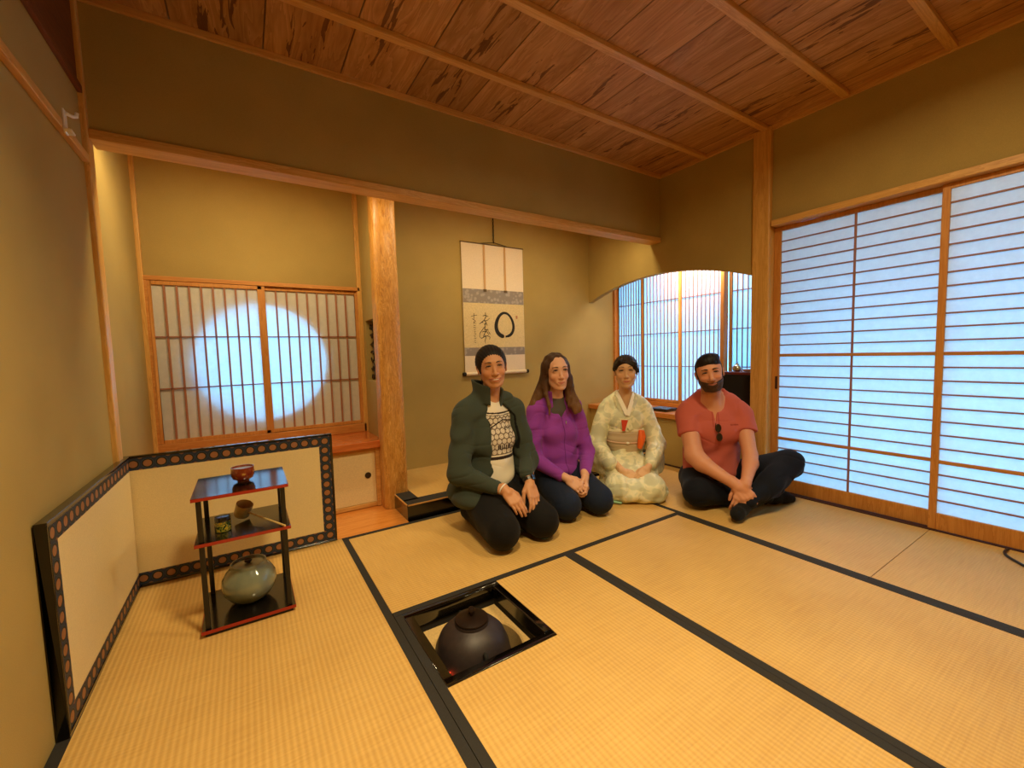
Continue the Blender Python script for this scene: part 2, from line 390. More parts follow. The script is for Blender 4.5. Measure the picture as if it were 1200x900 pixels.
# posts, beams and rails
struct(MB().box(XL-.02, XL+.02, YB-.028, YB+.045, 0, ZC).build('trim_4', M['hinoki_z'], bevel=.006))       # post at the left end of the beam
struct(MB().box(XL+.018, XR-.002, YB-.016, YB+.10, 1.985, 2.026).build('trim_5', M['hinoki_x'], bevel=.004))   # beam over the alcoves
struct(MB().box(XR-.024, XR+.10, -.086, .036, 0, ZC).build('trim_6', M['hinoki_z'], bevel=.012))           # post at the corner of the sliding doors
struct(MB().box(XL-.005, XL+.022, YT-.032, YT, 0, 2.46).build('trim_7', M['hinoki_z'], bevel=.004))
struct(MB().box(.315, .348, YT-.030, YT, .47, 2.46).build('trim_8', M['hinoki_z'], bevel=.004))
struct(MB().box(XL, XL+.022, YK, .80, 1.874, 1.906).build('trim_9', M['hinoki_y'], bevel=.003))            # picture rail on the left wall
struct(MB().box(XR-.03, XR+.10, -1.80, -.098, 1.875, 1.915).build('trim_10', M['hinoki_y'], bevel=.003))   # head rail of the doors
struct(MB().box(XR-.0, XR+.11, -1.80, -.098, -.05, .004).build('trim_11', M['gap_dark'], bevel=.002))       # sill
struct(MB().box(XR+.0, XR+.10, -1.86, -1.80, 0, 1.915).build('trim_12', M['hinoki_z'], bevel=.004))
struct(MB().box(XR-.012, XR, .045, .93, .0, .012).build('trim_13', M['gap_dark']))
# burl pillar between the alcoves: rounded square section, slightly tapering and waved
def pillar():
    mb = MB(); n = 40; lev = 70; vs = []; fs = []
    for i in range(lev+1):
        z = 2.46*i/lev; tz = 1-.05*i/lev
        for k in range(n):
            a = 2*PI*k/n; c, s_ = math.cos(a), math.sin(a)
            rr = 1/((abs(c)**4.2+abs(s_)**4.2)**(1/4.2))
            w = 1+.012*math.sin(7*z+2*a)+.008*math.sin(23*z+5*a)
            vs.append((.397+.084*rr*c*tz*w, 1.285+.075*rr*s_*tz*w, z))
    for i in range(lev):
        for k in range(n): fs.append((i*n+k, i*n+(k+1) % n, (i+1)*n+(k+1) % n, (i+1)*n+k))
    fs += [list(range(n))[::-1], [lev*n+k for k in range(n)]]
    return mb.add(vs, fs)
pl = pillar().build('alcove_pillar', M['pillar'], smooth='auto'); struct(pl, 'thick burl grained wooden pillar between the two alcoves')

# ---- counter, cabinet and round window in the left alcove
cab = empty('low_cabinet', (-.3, 1.5, 0))
def put(o, root):
    o.parent = root; o.matrix_parent_inverse = Matrix.Translation(root.location).inverted() if root.rotation_euler.z == 0 else root.matrix_world.inverted(); return o
tag(cab, 'low cabinet with cream sliding panels under the alcove counter', 'cabinet')
put(MB().box(XL+.002, .31, 1.335, 1.365, .002, .028).box(XL+.002, .31, 1.335, 1.365, .395, .420).box(.288, .315, 1.325, 1.37, .002, .42).box(XL+.002, .31, 1.72, 1.755, .002, .42).box(XL+.002, .31, 1.37, 1.72, .002, .012).build('cabinet_frame', M['hinoki_x'], bevel=.002), cab)
put(MB().box(-.34, .288, 1.348, 1.366, .03, .395).build('sliding_panel', M['fusuma_paper'], bevel=.002), cab)
h = put(MB().tube([(.235, 1.350, .225), (.235, 1.343, .225)], .021, 24).tube([(.235, 1.345, .225), (.235, 1.341, .225)], .015, 24).build('door_pull', M['brass'], smooth='auto'), cab)
put(MB().box(XL+.004, -.32, 1.367, 1.385, .03, .395).build('sliding_panel', M['fusuma_paper'], bevel=.002), cab)
ct = MB().box(XL+.001, .344, 1.295, YT-.001, .422, .470).build('counter', M['shelf_wood'], bevel=.004)
tag(ct, 'glossy reddish brown wooden counter board below the round window', 'counter')
# wooden strip at the cabinet's left hidden behind the screen
# window with the round glow: two lattice panels
wn = empty('window_1', (-.31, YT, .5)); struct(wn, 'shoji window of two lattice panels in front of a round opening')
put(MB().box(-.945, .334, YT-.03, YT, 1.552, 1.58).box(-.945, .334, YT-.03, YT, .47, .535).box(-.945, -.915, YT-.026, YT, .535, 1.552).box(.31, .326, YT-.026, YT, .535, 1.552).build('window_frame', M['frame_x'], bevel=.003), wn)
for s, (x0, x1, yy, nb) in enumerate(((-.915, -.296, YT-.026, 8), (-.341, .312, YT-.010, 8))):
    fr = put(MB().box(x0, x0+(.018 if s == 0 else .045), yy, yy+.018, .536, 1.551).box(x1-(.045 if s == 0 else .018), x1, yy, yy+.018, .536, 1.551)
        .box(x0+.018, x1-.018, yy, yy+.018, 1.527, 1.551).box(x0+.018, x1-.018, yy, yy+.018, .536, .56).build('sash', M['frame_z'], bevel=.002), wn)
    lat = MB(); a, b = (x0+.018, x1-.045) if s == 0 else (-.296, x1-.018)
    for k in range(1, nb+1):
        xx = a+(b-a)*k/(nb+1); lat.box(xx-.0055, xx+.0055, yy+.003, yy+.012, .56, 1.527)
    for z in (1.207, .883): lat.box(a, b, yy+.003, yy+.011, z-.004, z+.004)
    put(lat.build('lattice', M['kumiko']), wn)
    put(MB().box(x0+.01, x1-.01, yy+.0125, yy+.0133, .55, 1.54).build('paper', M['washi']), wn)
# low skirting strip, lattice of the small opening in the partition: brush-written openwork
fr = empty('openwork_panel', (.39, 1.51, 1.1)); tag(fr, 'narrow bamboo openwork grille set in the side wall beside the pillar', 'grille')
g = MB()
for k in range(7):
    z = .90+.062*k
    pts = [(.378, 1.355+.31*t/12, z+.012*math.sin(t*1.9+k*2.1)+.008*math.sin(t*3.1+k)) for t in range(13)]
    g.tube(pts, .006, 6)
    g.tube([(.372, 1.42+.04*(k % 3), z-.02), (.375, 1.44+.04*(k % 3), z+.02), (.372, 1.47+.04*(k % 3), z+.045)], .005, 6)
    g.tube([(.372, 1.54+.03*(k % 2), z+.04), (.375, 1.56, z+.02), (.372, 1.60-.03*(k % 2), z-.02)], .005, 6)
put(g.build('branches', M['brass'], smooth=True), fr)
put(MB().box(.42, .43, py0, py1, pz0, pz1).build('backing_board', M['plaster']), fr)

# ---- tokonoma platform
tk = empty('alcove_platform', (1.5, 1.3, 0)); tag(tk, 'raised alcove platform with black lacquered edge and tatami top', 'platform')
put(MB().box(.372, XR-.001, .935, 1.02, -.04, .092).box(.372, .455, 1.02, 1.205, .0, .092).build('lacquered_frame', M['black_lacquer'], bevel=.0), tk)
put(MB().box(.371, XR-.001, .934, .940, .092, .1).box(.371, .377, .934, 1.205, .092, .1).build('edge_strip', M['hinoki_x']), tk)
put(MB().box(.377, XR-.001, .940, 1.045, .092, .1).box(.377, .48, 1.02, 1.205, .092, .1).build('cloth_border', M['heri']), tk)
put(MB().box(.48, XR-.001, 1.045, YT-.001, .02, .099).build('tatami_top', M['tatami_x']), tk)

# ---- arched alcove on the right: ledge, lattice windows
lg = MB().box(XR-.035, 3.13, .047, YT-.001, .43, .475).build('ledge', M['ledge_wood'], bevel=.004); tag(lg, 'orange brown wooden ledge under the arched opening', 'ledge')
struct(MB().box(XR+.061, 3.13, .001, YT, -.1, .428).build('wall_ledge_base', M['plaster']))
struct(MB().box(XR+.0601, 3.25, -.04, YT, 1.96, 2.0).build('ceiling_ledge', M['hinoki_y']))
struct(MB().box(XR+.10, 3.25, -.04, .0, -.1, 2.0).build('wall_ledge_end', M['plaster']))
struct(MB().box(3.13, 3.25, .001, YT, -.1, .48).build('wall_outer', M['plaster']))
XW = 3.10
w2 = empty('window_2', (XW, .9, .5)); struct(w2, 'tall shoji window of narrow vertical lattice beyond the arch')
put(MB().box(XW-.02, XW+.04, .001, YT-.002, .476, .515).box(XW-.02, XW+.04, .001, YT-.002, 1.92, 1.96).box(XW-.025, XW+.04, YT-.035, YT-.001, .515, 1.92).build('window_frame', M['frame_y'], bevel=.003), w2)
panels = [(1.725, 1.325, 0, 5), (1.365, .885, 1, 9), (.915, .450, 0, 9), (.50, -.08, 1, 9)]
panels = [(1.725, 1.365, .018, 8, 1.308), (1.365, .90, 0, 9, 0), (.93, .47, .018, 9, 0), (.45, .002, .045, 8, 0)]
for y1, y0, dx, nb, _ in panels:
    a, b = y0+.024, y1-.024; x = XW-.012+dx
    sm = MB().box(x, x+.018, y0-.006, y0+.024, .516, 1.919).box(x, x+.018, y1-.024, y1+.004, .516, 1.919).box(x, x+.018, y0+.024, y1-.024, .516, .545).box(x, x+.018, y0+.024, y1-.024, 1.89, 1.919)
    put(sm.build('sash', M['frame_z'], bevel=.002), w2)
    lat = MB()
    for k in range(1, nb+1):
        yy = a+(b-a)*k/(nb+1); lat.box(x+.004, x+.011, yy-.0038, yy+.0038, .545, 1.89)
    for z in (1.53, 1.206, .876): lat.box(x+.003, x+.010, a, b, z-.004, z+.004)
    put(lat.build('lattice', M['kumiko']), w2)
    put(MB().box(x+.0115, x+.0122, y0+.01, y1-.01, .53, 1.9).build('paper', M['washi']), w2)
put(MB().box(XW-.05, XW+.02, .448, .482, .476, 1.96).build('mullion', M['frame_z'], bevel=.003), w2)

# ---- sliding shoji doors on the right
def shoji_door(name, y0, y1, x, mid, s1=.032):
    d = empty(name, (x, (y0+y1)/2, 0)); struct(d)
    st = .032
    put(MB().box(x, x+.026, y0, y0+st, .006, 1.873).box(x, x+.026, y1-s1, y1, .006, 1.873).box(x+.001, x+.025, y0+st, y1-s1, 1.845, 1.873).box(x+.001, x+.025, y0+st, y1-s1, .006, .098).build('door_frame', M['frame_z'], bevel=.002), d)
    rl = MB(); a, b = y0+st, y1-s1
    for z in (.98, .385): rl.box(x+.003, x+.016, a, b, z-.0095, z+.0095)
    put(rl.build('rail', M['frame_y'], bevel=.001), d)
    lat = MB()
    for lo, hi, n in ((.98, 1.845, 11), (.385, .98, 7), (.098, .385, 3)):
        for k in range(1, n+1):
            z = lo+(hi-lo)*k/(n+1); lat.box(x+.005, x+.013, a, b, z-.0043, z+.0043)
    lat.box(x+.004, x+.012, mid-.0055, mid+.0055, .098, 1.845)
    put(lat.build('lattice', M['kumiko']), d)
    put(MB().box(x+.0135, x+.0142, y0+.02, y1-.02, .09, 1.855).build('paper', M['washi']), d)
    return d
d1 = shoji_door('door_1', -.965, -.087, 2.765, -.553, .044)
struct(MB().box(2.793, 2.835, -.115, -.075, 0, 1.915).build('light_seal', M['hinoki_z'], bevel=.002))  # hidden strip added behind the door edge to stop a light leak
put(MB().box(2.7635, 2.766, -.124, -.108, .74, .83).build('finger_pull', M['gap_dark']), d1)
d2 = shoji_door('door_2', -1.805, -.938, 2.733, -1.375)
d1['label'] = 'paper shoji sliding door beside the corner post, with finger pull'; d2['label'] = 'paper shoji sliding door overlapping in front at the right edge'
# unseen overhang and drop board, added outside to shade the upper door paper
struct(MB().box(XR+.12, XR+.80, -3.2, -.06, 2.02, 2.08).box(XR+.75, XR+.80, -3.2, -.06, 1.42, 2.02).build('shade_eave', M['frame_y']))

# ------------------------------------------------------------------ tatami mats
def mat(x0, x1, y0, y1, rib, borders, label, cut=None):
    r = empty('tatami_mat', ((x0+x1)/2, (y0+y1)/2, -.05)); tag(r, label, 'tatami mat', 'tatami mats')
    g = .0015; x0 += g; x1 -= g; y0 += g; y1 -= g; B = .03
    s = MB(); z0, z1 = -.05, -.0005
    if cut:
        cx0, cx1, cy0, cy1 = cut
        s.box(x0, cx0, y0, y1, z0, z1).box(cx1, x1, y0, y1, z0, z1).box(cx0, cx1, y0, cy0, z0, z1)
    else: s.box(x0, x1, y0, y1, z0, z1)
    put(s.build('rush_surface', M['tatami_'+rib]), r)
    for bd in borders:
        m = MB(); t = .0012
        if bd == 'l': m.box(x0-.0005, x0+B, y0-.0003, y1+.0003, -.03, t)
        if bd == 'r': m.box(x1-B, x1+.0005, y0-.0003, y1+.0003, -.03, t)
        if bd == 'f': m.box(x0-.0003, x1+.0003, y0-.0005, y0+B, -.03, t)
        if bd == 'b': m.box(x0-.0003, x1+.0003, y1-B, y1+.0005, -.03, t)
        put(m.build('cloth_border', M['heri']), r)
    return r
HX0, HX1, HY0 = .03, .473, -.452
mat(XL, 0, -.91, .91, 'y', 'lr', 'tatami mat under the display shelf, along the left wall')
mat(XL, 0, YK, -.91, 'y', 'lr', 'tatami mat behind the viewer along the left wall')
mat(0, 2*W, 0, .91, 'x', 'fb', 'tatami mat the two kneeling women in jackets sit on')
mat(0, W, -1.82, 0, 'y', 'lr', 'tatami mat with the sunken hearth cut into it', cut=(HX0, HX1, HY0, 0))
mat(W, 2*W, -1.82, 0, 'y', 'lr', 'empty tatami mat right of the hearth, between two double black borders')
mat(2*W, XR, -.95, .91, 'y', 'l', 'tatami mat under the man sitting cross-legged')
mat(2*W, XR, YK, -.95, 'y', 'l', 'pale tatami mat beside the front sliding door, with the black cord')
mat(0, 2*W, YK, -1.82, 'x', 'fb', 'tatami mat behind the viewer across the room')
# ------------------------------------------------------------------ two-panel low screen
def screen_panel(x0, x1, z0, z1, fold_left=True):
    """panel in its own xz plane, front face at y=-.011; returns (board, brocade, paper, edge)"""
    t = .011; e = .011; bw = .056
    pad = MB().box(x0+e, x1-e-bw, -t, t, z0+e+bw, z1-e-bw)
    br = MB(); P = .0505
    def strip(ax, bx, az, bz, hor):
        for yy in (-t-.0005, t+.0005):
            vs = [(ax, yy, az), (bx, yy, az), (bx, yy, bz), (ax, yy, bz)]
            if hor: u = round((bx-ax)/P)/1.; uv = [(0, -.56), (u, -.56), (u, .56), (0, .56)]
            else: u = round((bz-az)/P)/1.; uv = [(0, .56), (0, -.56), (u, -.56), (u, .56)]
            br.add(vs, [(0, 1, 2, 3)], 0, [uv])
    strip(x0+e, x1-e, z1-e-bw, z1-e, True); strip(x0+e, x1-e, z0+e, z0+e+bw, True)
    strip(x1-e-bw, x1-e, z0+e+bw, z1-e-bw, False)
    core = MB().box(x0+e, x1-e, -t, t, z0+e, z0+e+bw).box(x0+e, x1-e, -t, t, z1-e-bw, z1-e).box(x1-e-bw, x1-e, -t, t, z0+e+bw, z1-e-bw)
    ed = MB().box(x0, x1, -t-.003, t+.003, z0, z0+e).box(x0, x1, -t-.003, t+.003, z1-e, z1).box(x1-e, x1, -t-.003, t+.003, z0+e, z1-e)
    return pad, br, core, ed
sc = empty('folding_screen', (-.5, .9, 0)); tag(sc, 'low two-panel screen with cream paper and navy medallion brocade border', 'folding screen')
def place_panel(L, loc, rz):
    pad, br, core, ed = screen_panel(0, L, .002, .622)
    root = bpy.data.objects.new('panel', None); C.objects.link(root)
    root.location = Vector(loc)-sc.location; root.rotation_euler.z = rz; root.parent = sc
    for mb, nm, mt, bv in ((pad, 'paper_field', M['gold_paper'], 0), (core, 'panel_core', M['black_satin'], 0), (br, 'brocade_border', M['brocade'], 0), (ed, 'lacquer_edge', M['black_lacquer'], .002)):
        o = mb.build(nm, mt, bevel=bv); o.parent = root
place_panel(.885, (-.94, .925, 0), math.radians(-.6))
place_panel(.93, (-.928, .913, 0), math.radians(-90.3))

# ------------------------------------------------------------------ three-tier lacquer display shelf
sh = empty('display_shelf', (-.4825, .45, 0)); tag(sh, 'three-tier black lacquer tea shelf with red edges and slim posts', 'shelf')
for z, gx, nm in ((.014, 0, 'bottom_board'), (.352, .0, 'middle_board'), (.527, 0, 'top_board')):
    x0, x1, y0, y1 = -.642-gx, -.325+gx, .288, .612
    put(MB().box(x0, x1, y0, y1, z+.0012, z+.0128).build(nm, M['black_lacquer']), sh)
    put(MB().box(x0-.0015, x1+.0015, y0-.0015, y0, z, z+.0125).box(x0-.0015, x1+.0015, y1, y1+.0015, z, z+.0125).box(x0-.0015, x0, y0, y1, z, z+.0125).box(x1, x1+.0015, y0, y1, z, z+.0125).box(x0, x1, y0, y1, z, z+.0012).build('red_edge', M['red_lacquer']), sh)
for x, y in ((-.622, .306), (-.345, .306), (-.622, .592), (-.343, .575)):
    put(MB().prism([(x-.0085, y-.0085), (x+.0085, y-.0085), (x+.0085, y+.0085), (x-.0085, y+.0085)], 'z', .0268, .352).prism([(x-.0085, y-.0085), (x+.0085, y-.0085), (x+.0085, y+.0085), (x-.0085, y+.0085)], 'z', .3648, .527).build('post', M['black_satin'], bevel=.002), sh)
put(MB().box(-.632, -.335, .298, .602, 0, .0139).build('base', M['black_satin']), sh)

# water jar
jar = empty('water_jar', (-.482, .45, .0268)); tag(jar, 'round celadon water jar on the bottom board of the shelf', 'jar')
prof = [(0.001, 0), (.048, 0), (.052, .004), (.075, .02), (.094, .048), (.101, .078), (.098, .105), (.084, .130), (.070, .145), (.0655, .152), (.067, .160), (.066, .164), (.0615, .164), (.060, .154), (.064, .142), (.06, .138), (.001, .138)]
o = MB().lathe(prof, (0, 0, 0), 56).build('jar_body', M['celadon'], smooth=True); o.parent = jar
o = MB().lathe([(.001, .150), (.060, .150), (.0605, .156), (.052, .158), (.001, .159)], (0, 0, 0), 48).build('lid', M['celadon'], smooth='auto'); o.parent = jar
kn = MB().lathe([(.0001, .158), (.008, .158), (.007, .162), (.014, .165), (.0155, .170), (.012, .173), (.009, .170), (.0001, .169)], (0, 0, 0), 24).build('knob', M['brass'], smooth='auto'); kn.parent = o
# bowl on top
bw = empty('tea_bowl', (-.478, .452, .5398)); tag(bw, 'small reddish brown lacquer bowl on the top board', 'bowl')
o = MB().lathe([(.001, .004), (.018, .004), (.018, 0), (.021, 0), (.021, .006), (.036, .013), (.0415, .026), (.0425, .042), (.0415, .061), (.0395, .061), (.0405, .042), (.039, .027), (.032, .017), (.001, .013)], (0, 0, 0), 48).build('bowl_body', M['bowl'], smooth='auto'); o.parent = bw
o = MB().lathe([(.001, .051), (.0398, .051), (.0398, .0525), (.001, .0525)], (0, 0, 0), 40).build('silver_lining', plain('silvery_lining', (190, 196, 204), .25, metal=.4), smooth='auto'); o.parent = bw
# tea caddy
cd = empty('tea_caddy', (-.557, .395, .3648)); tag(cd, 'small green and gold tea caddy on the middle board', 'tea caddy')
o = MB().lathe([(.001, 0), (.026, 0), (.0285, .003), (.0285, .042)], (0, 0, 0), 40).build('caddy_body', M['caddy'], smooth='auto'); o.parent = cd
o = MB().lathe([(.0288, .042), (.0288, .055), (.026, .060), (.001, .0615)], (0, 0, 0), 40).build('lid', M['black_lacquer'], smooth='auto'); o.parent = cd
# bamboo ladle: tilted cup, long handle over the front edge
ld = empty('bamboo_ladle', (-.49, .50, .37)); tag(ld, 'bamboo ladle with upturned cup lying on the middle board', 'ladle')
cup = MB().lathe([(.001, 0), (.0285, 0), (.030, .004), (.0325, .055), (.0305, .055), (.028, .006), (.001, .005)], (0, 0, 0), 36).build('cup', M['bamboo'], smooth='auto')
cup.parent = ld; cup.rotation_euler = (math.radians(20), math.radians(18), 0); cup.location = (-.005, .0, .012)
a = Vector((.012, -.012, .026)); b = Vector((.145, -.235, .006))
hd = MB()
pts = [a+(b-a)*t/14 for t in range(15)]
hd.tube(pts, [.0032+.0008*(t/14) for t in range(15)], 8);
o = hd.build('handle', M['bamboo'], smooth='auto'); o.parent = ld

# ------------------------------------------------------------------ sunken hearth and kettle
hr = empty('sunken_hearth', (.25, -.226, -.1)); tag(hr, 'square sunken hearth with black lacquer frame and clay lining', 'hearth')
fx0, fx1, fy0, fy1 = HX0+.001, HX1-.001, HY0+.001, -.0012
fw = .034
fm = MB()
for (ax, bx, ay, by) in ((fx0, fx1, fy0, fy0+fw), (fx0, fx1, fy1-fw, fy1), (fx0, fx0+fw, fy0+fw, fy1-fw), (fx1-fw, fx1, fy0+fw, fy1-fw)):
    fm.box(ax, bx, ay, by, -.055, .003)
put(fm.build('lacquer_frame', M['black_lacquer'], bevel=.003), hr)
ix0, ix1, iy0, iy1 = fx0+fw-.004, fx1-fw+.004, fy0+fw-.004, fy1-fw+.004
bx = MB(); t = .02
bx.box(ix0-t, ix0, iy0-t, iy1+t, -.45, -.056).box(ix1, ix1+t, iy0-t, iy1+t, -.45, -.056).box(ix0, ix1, iy0-t, iy0, -.45, -.056).box(ix0, ix1, iy1, iy1+t, -.45, -.056).box(ix0-t, ix1+t, iy0-t, iy1+t, -.47, -.45)
put(bx.build('hearth_box', M['charcoal']), hr)
# clay lining with a round throat
def clay():
    cx, cy, r, z = (ix0+ix1)/2+.004, (iy0+iy1)/2-.014, .168, -.085; n = 80; vs = []; fs = []
    for k in range(n):
        a = 2*PI*k/n; c, s_ = math.cos(a), math.sin(a)
        tx = ((ix1-cx)/c if c > 1e-6 else (ix0-cx)/c if c < -1e-6 else 1e9); ty = ((iy1-cy)/s_ if s_ > 1e-6 else (iy0-cy)/s_ if s_ < -1e-6 else 1e9); tt = min(tx, ty)
        vs += [(cx+tt*c, cy+tt*s_, z), (cx+(r+.006)*c, cy+(r+.006)*s_, z), (cx+r*c, cy+r*s_, z-.006), (cx+r*.97*c, cy+r*.97*s_, -.34)]
    for k in range(n):
        j = (k+1) % n
        for q in range(3): fs.append((4*k+q, 4*j+q, 4*j+q+1, 4*k+q+1))
    mb = MB().add(vs, fs)
    for X_, Y_ in ((ix0, iy0), (ix0, iy1), (ix1, iy0), (ix1, iy1)):
        nr = sorted(range(n), key=lambda k: (vs[4*k][0]-X_)**2+(vs[4*k][1]-Y_)**2)[:2]
        mb.add([vs[4*nr[0]], (X_, Y_, z), vs[4*nr[1]]], [(0, 1, 2)])
    return mb, cx, cy
cl, hcx, hcy = clay()
put(cl.build('clay_lining', M['clay']), hr)
put(MB().lathe([(.16, -.22), (.12, -.235), (.07, -.25), (.001, -.255)], (hcx, hcy, 0), 40).build('ash_bed', M['ash'], smooth=True), hr)
for k, (dx, dy, rz) in enumerate(((-.10, -.05, .4), (-.12, .01, 1.4), (-.06, -.10, 2.2), (.02, -.12, .2), (.08, -.08, 1.0))):
    a = Vector((hcx+dx, hcy+dy, -.205)); d = Vector((math.cos(rz), math.sin(rz), .1))*.03
    tag(MB().tube([a-d, a, a+d], [.018, .02, .017], 12).build('charcoal', M['charcoal']), 'stick of black charcoal deep in the sunken hearth', 'charcoal', 'charcoal sticks in the hearth')
tag(MB().tube([(.112, -.318, -.225), (.108, -.312, -.16), (.105, -.306, -.098)], [.012, .012, .010], 12).build('charcoal', M['charcoal']), 'charcoal stick standing upright at the front left, with a glowing tip', 'charcoal')
e1 = MB().tube([(.100, -.322, -.086), (.097, -.310, -.080), (.100, -.300, -.082), (.107, -.294, -.086)], [.004, .0065, .006, .003], 10).build('ember', M['ember'], smooth=True)
tag(e1, 'glowing orange ember at the front left of the hearth', 'ember')
kt = empty('iron_kettle', (hcx-.026, hcy+.006, -.20)); tag(kt, 'round dark iron kettle with bronze lid sitting in the hearth', 'kettle')
kp = [(.001, 0), (.07, .0), (.112, .014), (.140, .045), (.149, .075), (.147, .088), (.150, .092), (.148, .100), (.140, .140), (.122, .180), (.096, .206), (.074, .218), (.066, .222), (.064, .232), (.062, .232), (.060, .222), (.001, .222)]
o = MB().lathe(kp, (0, 0, 0), 64).build('kettle_body', M['iron'], smooth='auto'); o.parent = kt
o = MB().lathe([(.0001, .232), (.0605, .232), (.0635, .236), (.0625, .240), (.045, .247), (.020, .251), (.0001, .252)], (0, 0, 0), 48).build('lid', M['bronze'], smooth='auto'); o.parent = kt
k2 = MB().lathe([(.0001, .251), (.006, .251), (.005, .257), (.0125, .262), (.015, .270), (.011, .279), (.004, .282), (.0001, .282)], (0, 0, 0), 24).build('knob', M['bronze'], smooth='auto'); k2.parent = o
for sgn in (-1, 1):
    a = math.radians(-97 if sgn < 0 else 83)
    bx_, by_ = math.cos(a), math.sin(a)
    p = [Vector((bx_*(.121+q), by_*(.121+q), z)) for q, z in ((.008, .178), (.018, .182), (.026, .172), (.028, .156), (.022, .144), (.014, .150))]
    o = MB().tube(p, [.007, .008, .007, .007, .007, .006], 8).build('lug', M['charcoal'], smooth=True); o.parent = kt

# ------------------------------------------------------------------ hanging scroll
sy = YT-.012
scr = empty('hanging_scroll', (1.53, YT, 1.4)); tag(scr, 'hanging paper scroll with black ink circle and calligraphy', 'scroll')
lx = lambda z: 1.212+.0*(z); 
put(MB().box(1.212, 1.860, sy, sy+.003, .885, 2.035).build('mounting', M['white_paper']), scr)
put(MB().box(1.214, 1.858, sy-.0012, sy-.0002, 1.508, 1.632).build('silk_band', M['grey_silk']), scr)
put(MB().box(1.214, 1.858, sy-.0012, sy-.0002, 1.035, 1.108).build('silk_band', M['grey_silk']), scr)
put(MB().box(1.240, 1.858, sy-.0012, sy-.0002, 1.108, 1.508).box(1.214, 1.240, sy-.0011, sy-.0002, 1.108, 1.508).build('art_paper', M['cream_paper']), scr)
put(MB().tube([(1.205, sy+.002, 2.037), (1.867, sy+.002, 2.037)], .006, 10).build('top_rod', M['ink_pale']), scr)
put(MB().tube([(1.214, sy-.008, .872), (1.862, sy-.008, .872)], .016, 20).build('roller', M['white_paper'], smooth='auto'), scr)
for xa, xb in ((1.188, 1.2135), (1.8625, 1.890)): put(MB().tube([(xa, sy-.008, .872), (xb, sy-.008, .872)], .017, 20).build('roller_end', M['ink'], smooth='auto'), scr)
M['futai'] = plain('scroll_ribbon', (196, 150, 92), .6)
for x in (1.437, 1.656):
    put(MB().box(x-.009, x+.009, sy-.006, sy-.004, 1.635, 2.03).build('ribbon', M['futai']), scr)
    put(MB().box(x-.016, x+.016, sy-.007, sy-.004, 1.612, 1.634).build('tassel', M['ink_pale']), scr)
ch = MB()
ch.tube([(1.40, sy, 2.04), (1.545, sy, 2.062), (1.69, sy, 2.04)], .0025, 6)
for k in range(19):
    z = 2.068+.0205*k; r_ = .011
    pts = [(1.545+(r_*.55*math.cos(2*PI*t/10) if k % 2 else 0), sy+.002-(0 if k % 2 else r_*.45*math.cos(2*PI*t/10)), z+r_*math.sin(2*PI*t/10)) for t in range(11)]
    ch.tube(pts, .0028, 6, cap=False)
put(ch.build('hanging_chain', M['ink'], smooth=True), scr)
# ink circle: one brush stroke, thick at lower left, thin on closing
def ribbon(pts, ws, y, nm, mat):
    n = len(pts); vs = []; fs = []
    for i, (x, z) in enumerate(pts):
        a = pts[max(i-1, 0)]; b = pts[min(i+1, n-1)]; dx, dz = b[0]-a[0], b[1]-a[1]; l = math.hypot(dx, dz) or 1
        w = ws[i] if isinstance(ws, list) else ws
        for yy in (y, y-.0006): vs += [(x-dz/l*w/2, yy, z+dx/l*w/2), (x+dz/l*w/2, yy, z-dx/l*w/2)]
    for i in range(n-1):
        a, b = 4*i, 4*(i+1); fs += [(a+2, a+3, b+3, b+2), (a, b, b+1, a+1), (a, a+2, b+2, b), (a+1, b+1, b+3, a+3)]
    fs += [(0, 1, 3, 2), (4*n-4, 4*n-2, 4*n-1, 4*n-3)]
    return MB().add(vs, fs)
ecx, ecz = 1.640, 1.312
P_, W_ = [], []
for k in range(73):
    t = k/72; a = math.radians(-97-351*t); r_ = .098-.004*math.sin(3*a)
    P_.append((ecx+r_*math.cos(a)*.97, ecz+r_*1.12*math.sin(a))); W_.append((.036-.016*t+.006*math.sin(9*t)) * (min(1, .6+t*14)) * (1 if t < .95 else .8))
put(ribbon(P_, W_, sy-.0014, 'x', None).build('ink_circle', M['ink']), scr)
def zs(zx, zy): return (1.245+(zx-270)/280*.6, 1.505-(zy-518)/190*.4)
strokes = [([(345, 571), (358, 568), (372, 573)], .006), ([(358, 556), (360, 575), (350, 590), (330, 604)], .006), ([(328, 606), (348, 592), (366, 590), (378, 580)], .005),
  ([(356, 590), (360, 602), (352, 612)], .007), ([(350, 606), (362, 604), (366, 612)], .006), ([(352, 618), (340, 632), (329, 646), (327, 660), (336, 668)], .005),
  ([(356, 612), (352, 628), (362, 632), (352, 645), (345, 660)], .007), ([(340, 640), (352, 636), (364, 640), (372, 652)], .006), ([(360, 630), (368, 628), (370, 640)], .005),
  ([(336, 668), (350, 660), (366, 656), (378, 662), (374, 672)], .006), ([(350, 650), (358, 664), (352, 676), (354, 690)], .005), ([(345, 600), (338, 596)], .007), ([(372, 640), (380, 650)], .006)]
for pts, w in strokes:
    q = [zs(*p) for p in pts]; fine = []
    for i in range(len(q)-1):
        for t in range(4): fine.append((q[i][0]+(q[i+1][0]-q[i][0])*t/4, q[i][1]+(q[i+1][1]-q[i][1])*t/4))
    fine.append(q[-1]); n = len(fine)
    strokes_w = [w*(1.25-.8*abs(i/(n-1)-.35)) for i in range(n)]
    s_ = ribbon(fine, strokes_w, sy-.0014, 'x', None)
    try: CAL.add(s_.v, s_.f)
    except NameError: CAL = MB().add(s_.v, s_.f)
put(CAL.build('calligraphy', M['ink']), scr)
CS = MB(); rr = random.Random(7)
